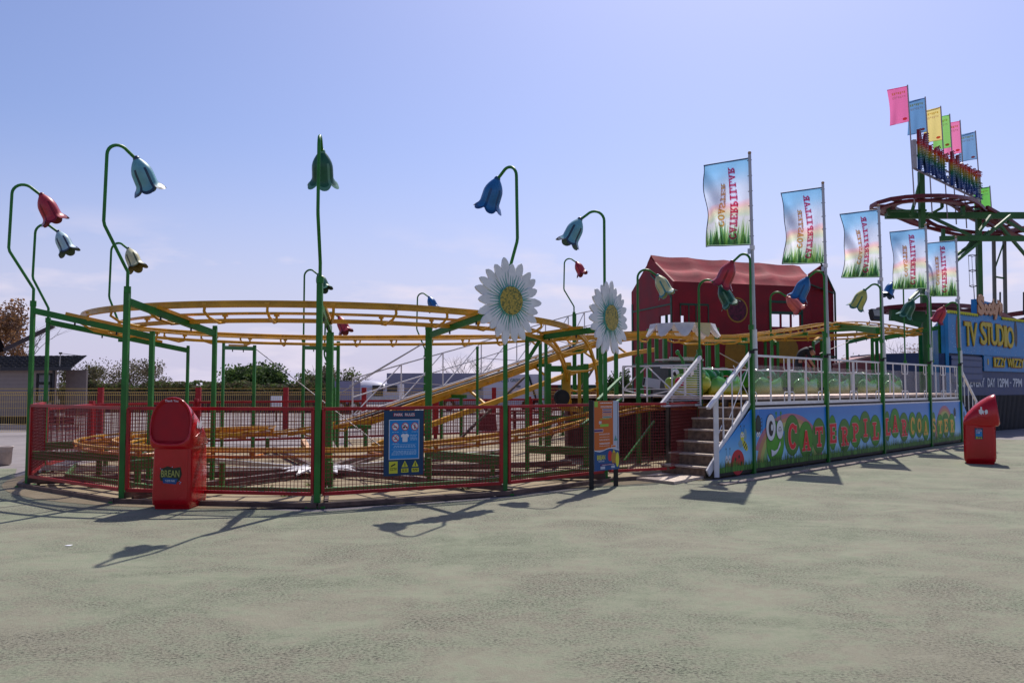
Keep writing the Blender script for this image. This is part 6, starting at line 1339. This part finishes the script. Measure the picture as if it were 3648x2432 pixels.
def branches(b, rnd, p, d, L_, r, depth, m, spread=.6, up=.15):
    q = p+d*L_; b.tube([p, p.lerp(q, .5)+V(rnd.gauss(0, .03), rnd.gauss(0, .03), 0)*L_, q], [r, r*.8, r*.6], m, 4 if depth < 3 else 6, False)
    if depth == 0: return
    for k in range(3 if depth > 1 else 4):
        e = (d+V(rnd.gauss(0, spread), rnd.gauss(0, spread), rnd.gauss(up, spread*.6))).normalized(); branches(b, rnd, q if k else p.lerp(q, .7), e, L_*(.62+.2*rnd.random()), r*.55, depth-1, m, spread, up)
BRK = mat('bark', (.08, .06, .05), .9, var=.3); 
def tree(name, x, Y, xw, ytop, label, cat, mA, mB2, n=2600, size=.12, bare=0, seed=1, zc=.5, trunkh=.3, group=None, clumps=16):
    rnd = random.Random(seed); p = gat(x, Y); H_ = zy(p, ytop); wx = xw/FPX*Y/2; t = thing(name, p, label, cat, group)
    b = MB()
    if bare:
        b.tube([p, p+V(0, 0, H_*trunkh)], [.16, .12], BRK, 8); b.build('trunk', t); b = MB()
        for k in range(bare):
            a = 2*pi*k/bare; branches(b, rnd, p+V(0, 0, H_*trunkh*(.5+.5*k/bare)), V(cos(a)*.6, sin(a)*.6, .9).normalized(), H_*.30, .05, 3, BRK)
        b.build('branches', t)
    else:
        b.tube([p, p+V(.1, 0, H_*.35), p+V(0, 0, H_*.7)], [.18, .14, .06], BRK, 8)
        for k in range(5): a = k*1.3; b.tube([p+V(0, 0, H_*.3), p+V(cos(a)*wx*.6, sin(a)*wx*.5, H_*.65)], [.08, .03], BRK, 6)
        b.build('trunk', t)
    if n:
        b = MB(); leaves(b, rnd, (p.x, p.y, H_*zc), (wx, wx*.8, H_*(1-zc)), n, size, mA, mB2, clumps); b.build('crown', t)
    return t
GA, GB = leafmat('leaf_olive', (.15, .145, .06), .4), leafmat('leaf_brown', (.17, .135, .08), .4); GC_, GD = leafmat('leaf_dark', (.065, .12, .03), .4), leafmat('leaf_mid', (.11, .17, .04), .45); GE, GF = leafmat('leaf_autumn', (.32, .17, .07), .4), leafmat('leaf_rust', (.24, .13, .08), .4)
tree('bush', 290, 64, 165, 1287, 'olive brown bare bush directly right of the caravan roof', 'bush', GA, GB, 5200, .07, 5, 3, .50, .15, clumps=26)
tree('bush', 480, 62, 250, 1276, 'widest bare grey brown bush, behind the tall teal flower post', 'bush', GB, GA, 5200, .07, 7, 4, .50, .15, clumps=30)
tree('round_tree', 905, 58, 232, 1297, 'dense dark green round tree, alone left of centre', 'tree', GC_, GD, 8500, .11, 0, 5, .52, .3, clumps=40)
tree('bush', 1110, 60, 120, 1325, 'mid green bush behind the small dark green flower stem', 'bush', GD, GA, 2600, .10, 0, 6)
tree('young_tree', 1175, 57, 70, 1290, 'thin upright young tree left of the lorry', 'tree', GA, GB, 900, .09, 4, 7, .55, .3)
tree('young_tree', 1250, 57, 90, 1305, 'sparse young tree over the white lorry box', 'tree', GA, GD, 700, .09, 4, 8, .55, .3)
tree('bare_tree', 1668, 70, 150, 1240, 'leafless rounded tree behind the grey box lorry', 'tree', None, None, 0, 0, 7, 9, .5, .25)
tree('autumn_tree', 5, 47, 190, 1078, 'russet leaved tree at the left edge above the caravan', 'tree', GE, GF, 6500, .085, 6, 10, .60, .35, clumps=34)
tree('bush', 2206, 55, 84, 1318, 'green bush just left of the maroon building', 'bush', GC_, GD, 1800, .09, 0, 11)
tree('bush', 3085, 62, 230, 1258, 'pale green leaning bush above the railing right of the maroon building', 'bush', GD, GA, 4200, .11, 3, 12, .5, .2)
tree('bush', 2985, 66, 110, 1310, 'low green bush at the corner of the maroon building', 'bush', GD, GA, 1500, .10, 0, 13)
tree('bare_tree', 3262, 60, 120, 1205, 'bare twiggy tree behind the right end of the track', 'tree', GE, GF, 350, .07, 6, 14, .6, .3)
# far hedge with brown slatted fence
b = MB(); rnd = random.Random(21); x0_, x1_ = px(196, 55), px(1260, 55)
for k in range(11000):
    x = x0_+(x1_-x0_)*rnd.random(); z = .9+1.0*rnd.random()**.8+.12*sin(x*1.3)+.08*sin(x*3.1); p = V(x, 55.3+rnd.random()*.8, z); u = V(rnd.gauss(0, 1), rnd.gauss(0, 1), rnd.gauss(0, 1)).normalized(); w_ = u.orthogonal(); s = .075
    b.add([p-u*s, p+w_*s*.7, p+u*s, p-w_*s*.7], [(0, 1, 2, 3)], (GA, GB, GD)[rnd.randrange(3)])
b.box(V((x0_+x1_)/2, 56, .8), (x1_-x0_, .6, 1.6), GA); b.build('hedge', label='long clipped olive hedge behind the brown slatted fence', category='hedge', origin=(x0_, 56, 0))
b = MB(); SL = mat('brown_slat', (.075, .055, .05), .8, var=.3); n = 150
for k in range(n): b.box(V(x0_+(x1_-x0_)*(k+.5)/n, 54.9, .68+.02*(k % 3)), ((x1_-x0_)/n*.72, .04, 1.36), SL)
b.box(V((x0_+x1_)/2, 54.96, .5), (x1_-x0_, .05, .1), SL); b.box(V((x0_+x1_)/2, 54.96, 1.1), (x1_-x0_, .05, .1), SL); b.build('slatted_fence', label='brown upright slatted fence below the far hedge', category='fence', origin=(x0_, 54.9, 0))
# distant treeline
b = MB(); rnd = random.Random(31)
for k in range(9000):
    x = -140+300*rnd.random(); z = 3.2*rnd.random()*(.55+.45*sin(x*.11)*sin(x*.23+1)); p = V(x, 178+6*rnd.random(), z); u = V(rnd.gauss(0, 1), rnd.gauss(0, 1), rnd.gauss(0, 1)).normalized(); w_ = u.orthogonal(); s = .45
    b.add([p-u*s, p+w_*s*.7, p+u*s, p-w_*s*.7], [(0, 1, 2, 3)], (GA, GC_, GD)[rnd.randrange(3)])
b.build('distant_treeline', label='low dark line of distant trees on the horizon', category='treeline', kind='stuff')
p = G(243, 1944); b = MB(); b.add([p+V(-.035, -.01, .006), p+V(.03, -.02, .006), p+V(.04, .02, .012), p+V(-.02, .03, .008)], [(0, 1, 2, 3)], PW); b.build('paper_scrap', label='tiny white paper scrap lying alone on the green surfacing', category='litter', origin=p)
# weeds in the sandy strip
b = MB(); rnd = random.Random(8)
for cx_, cy_ in [(1020, 1768), (1655, 1742), (560, 1760), (1430, 1745)]+[(200+rnd.random()*2000, 1700+rnd.random()*60) for _ in range(14)]:
    p0 = G(cx_, cy_)
    for k in range(26):
        a = rnd.random()*6.28; r_ = .05+.08*rnd.random(); q = p0+V(cos(a)*r_*.4, sin(a)*r_*.4, 0); b.add([q, q+V(.012, 0, 0), q+V(cos(a)*r_, sin(a)*r_, .03+.06*rnd.random())], [(0, 1, 2)], GD)
b.build('weeds', label='small green weeds sprouting from the sandy ride floor', category='weeds', kind='stuff')
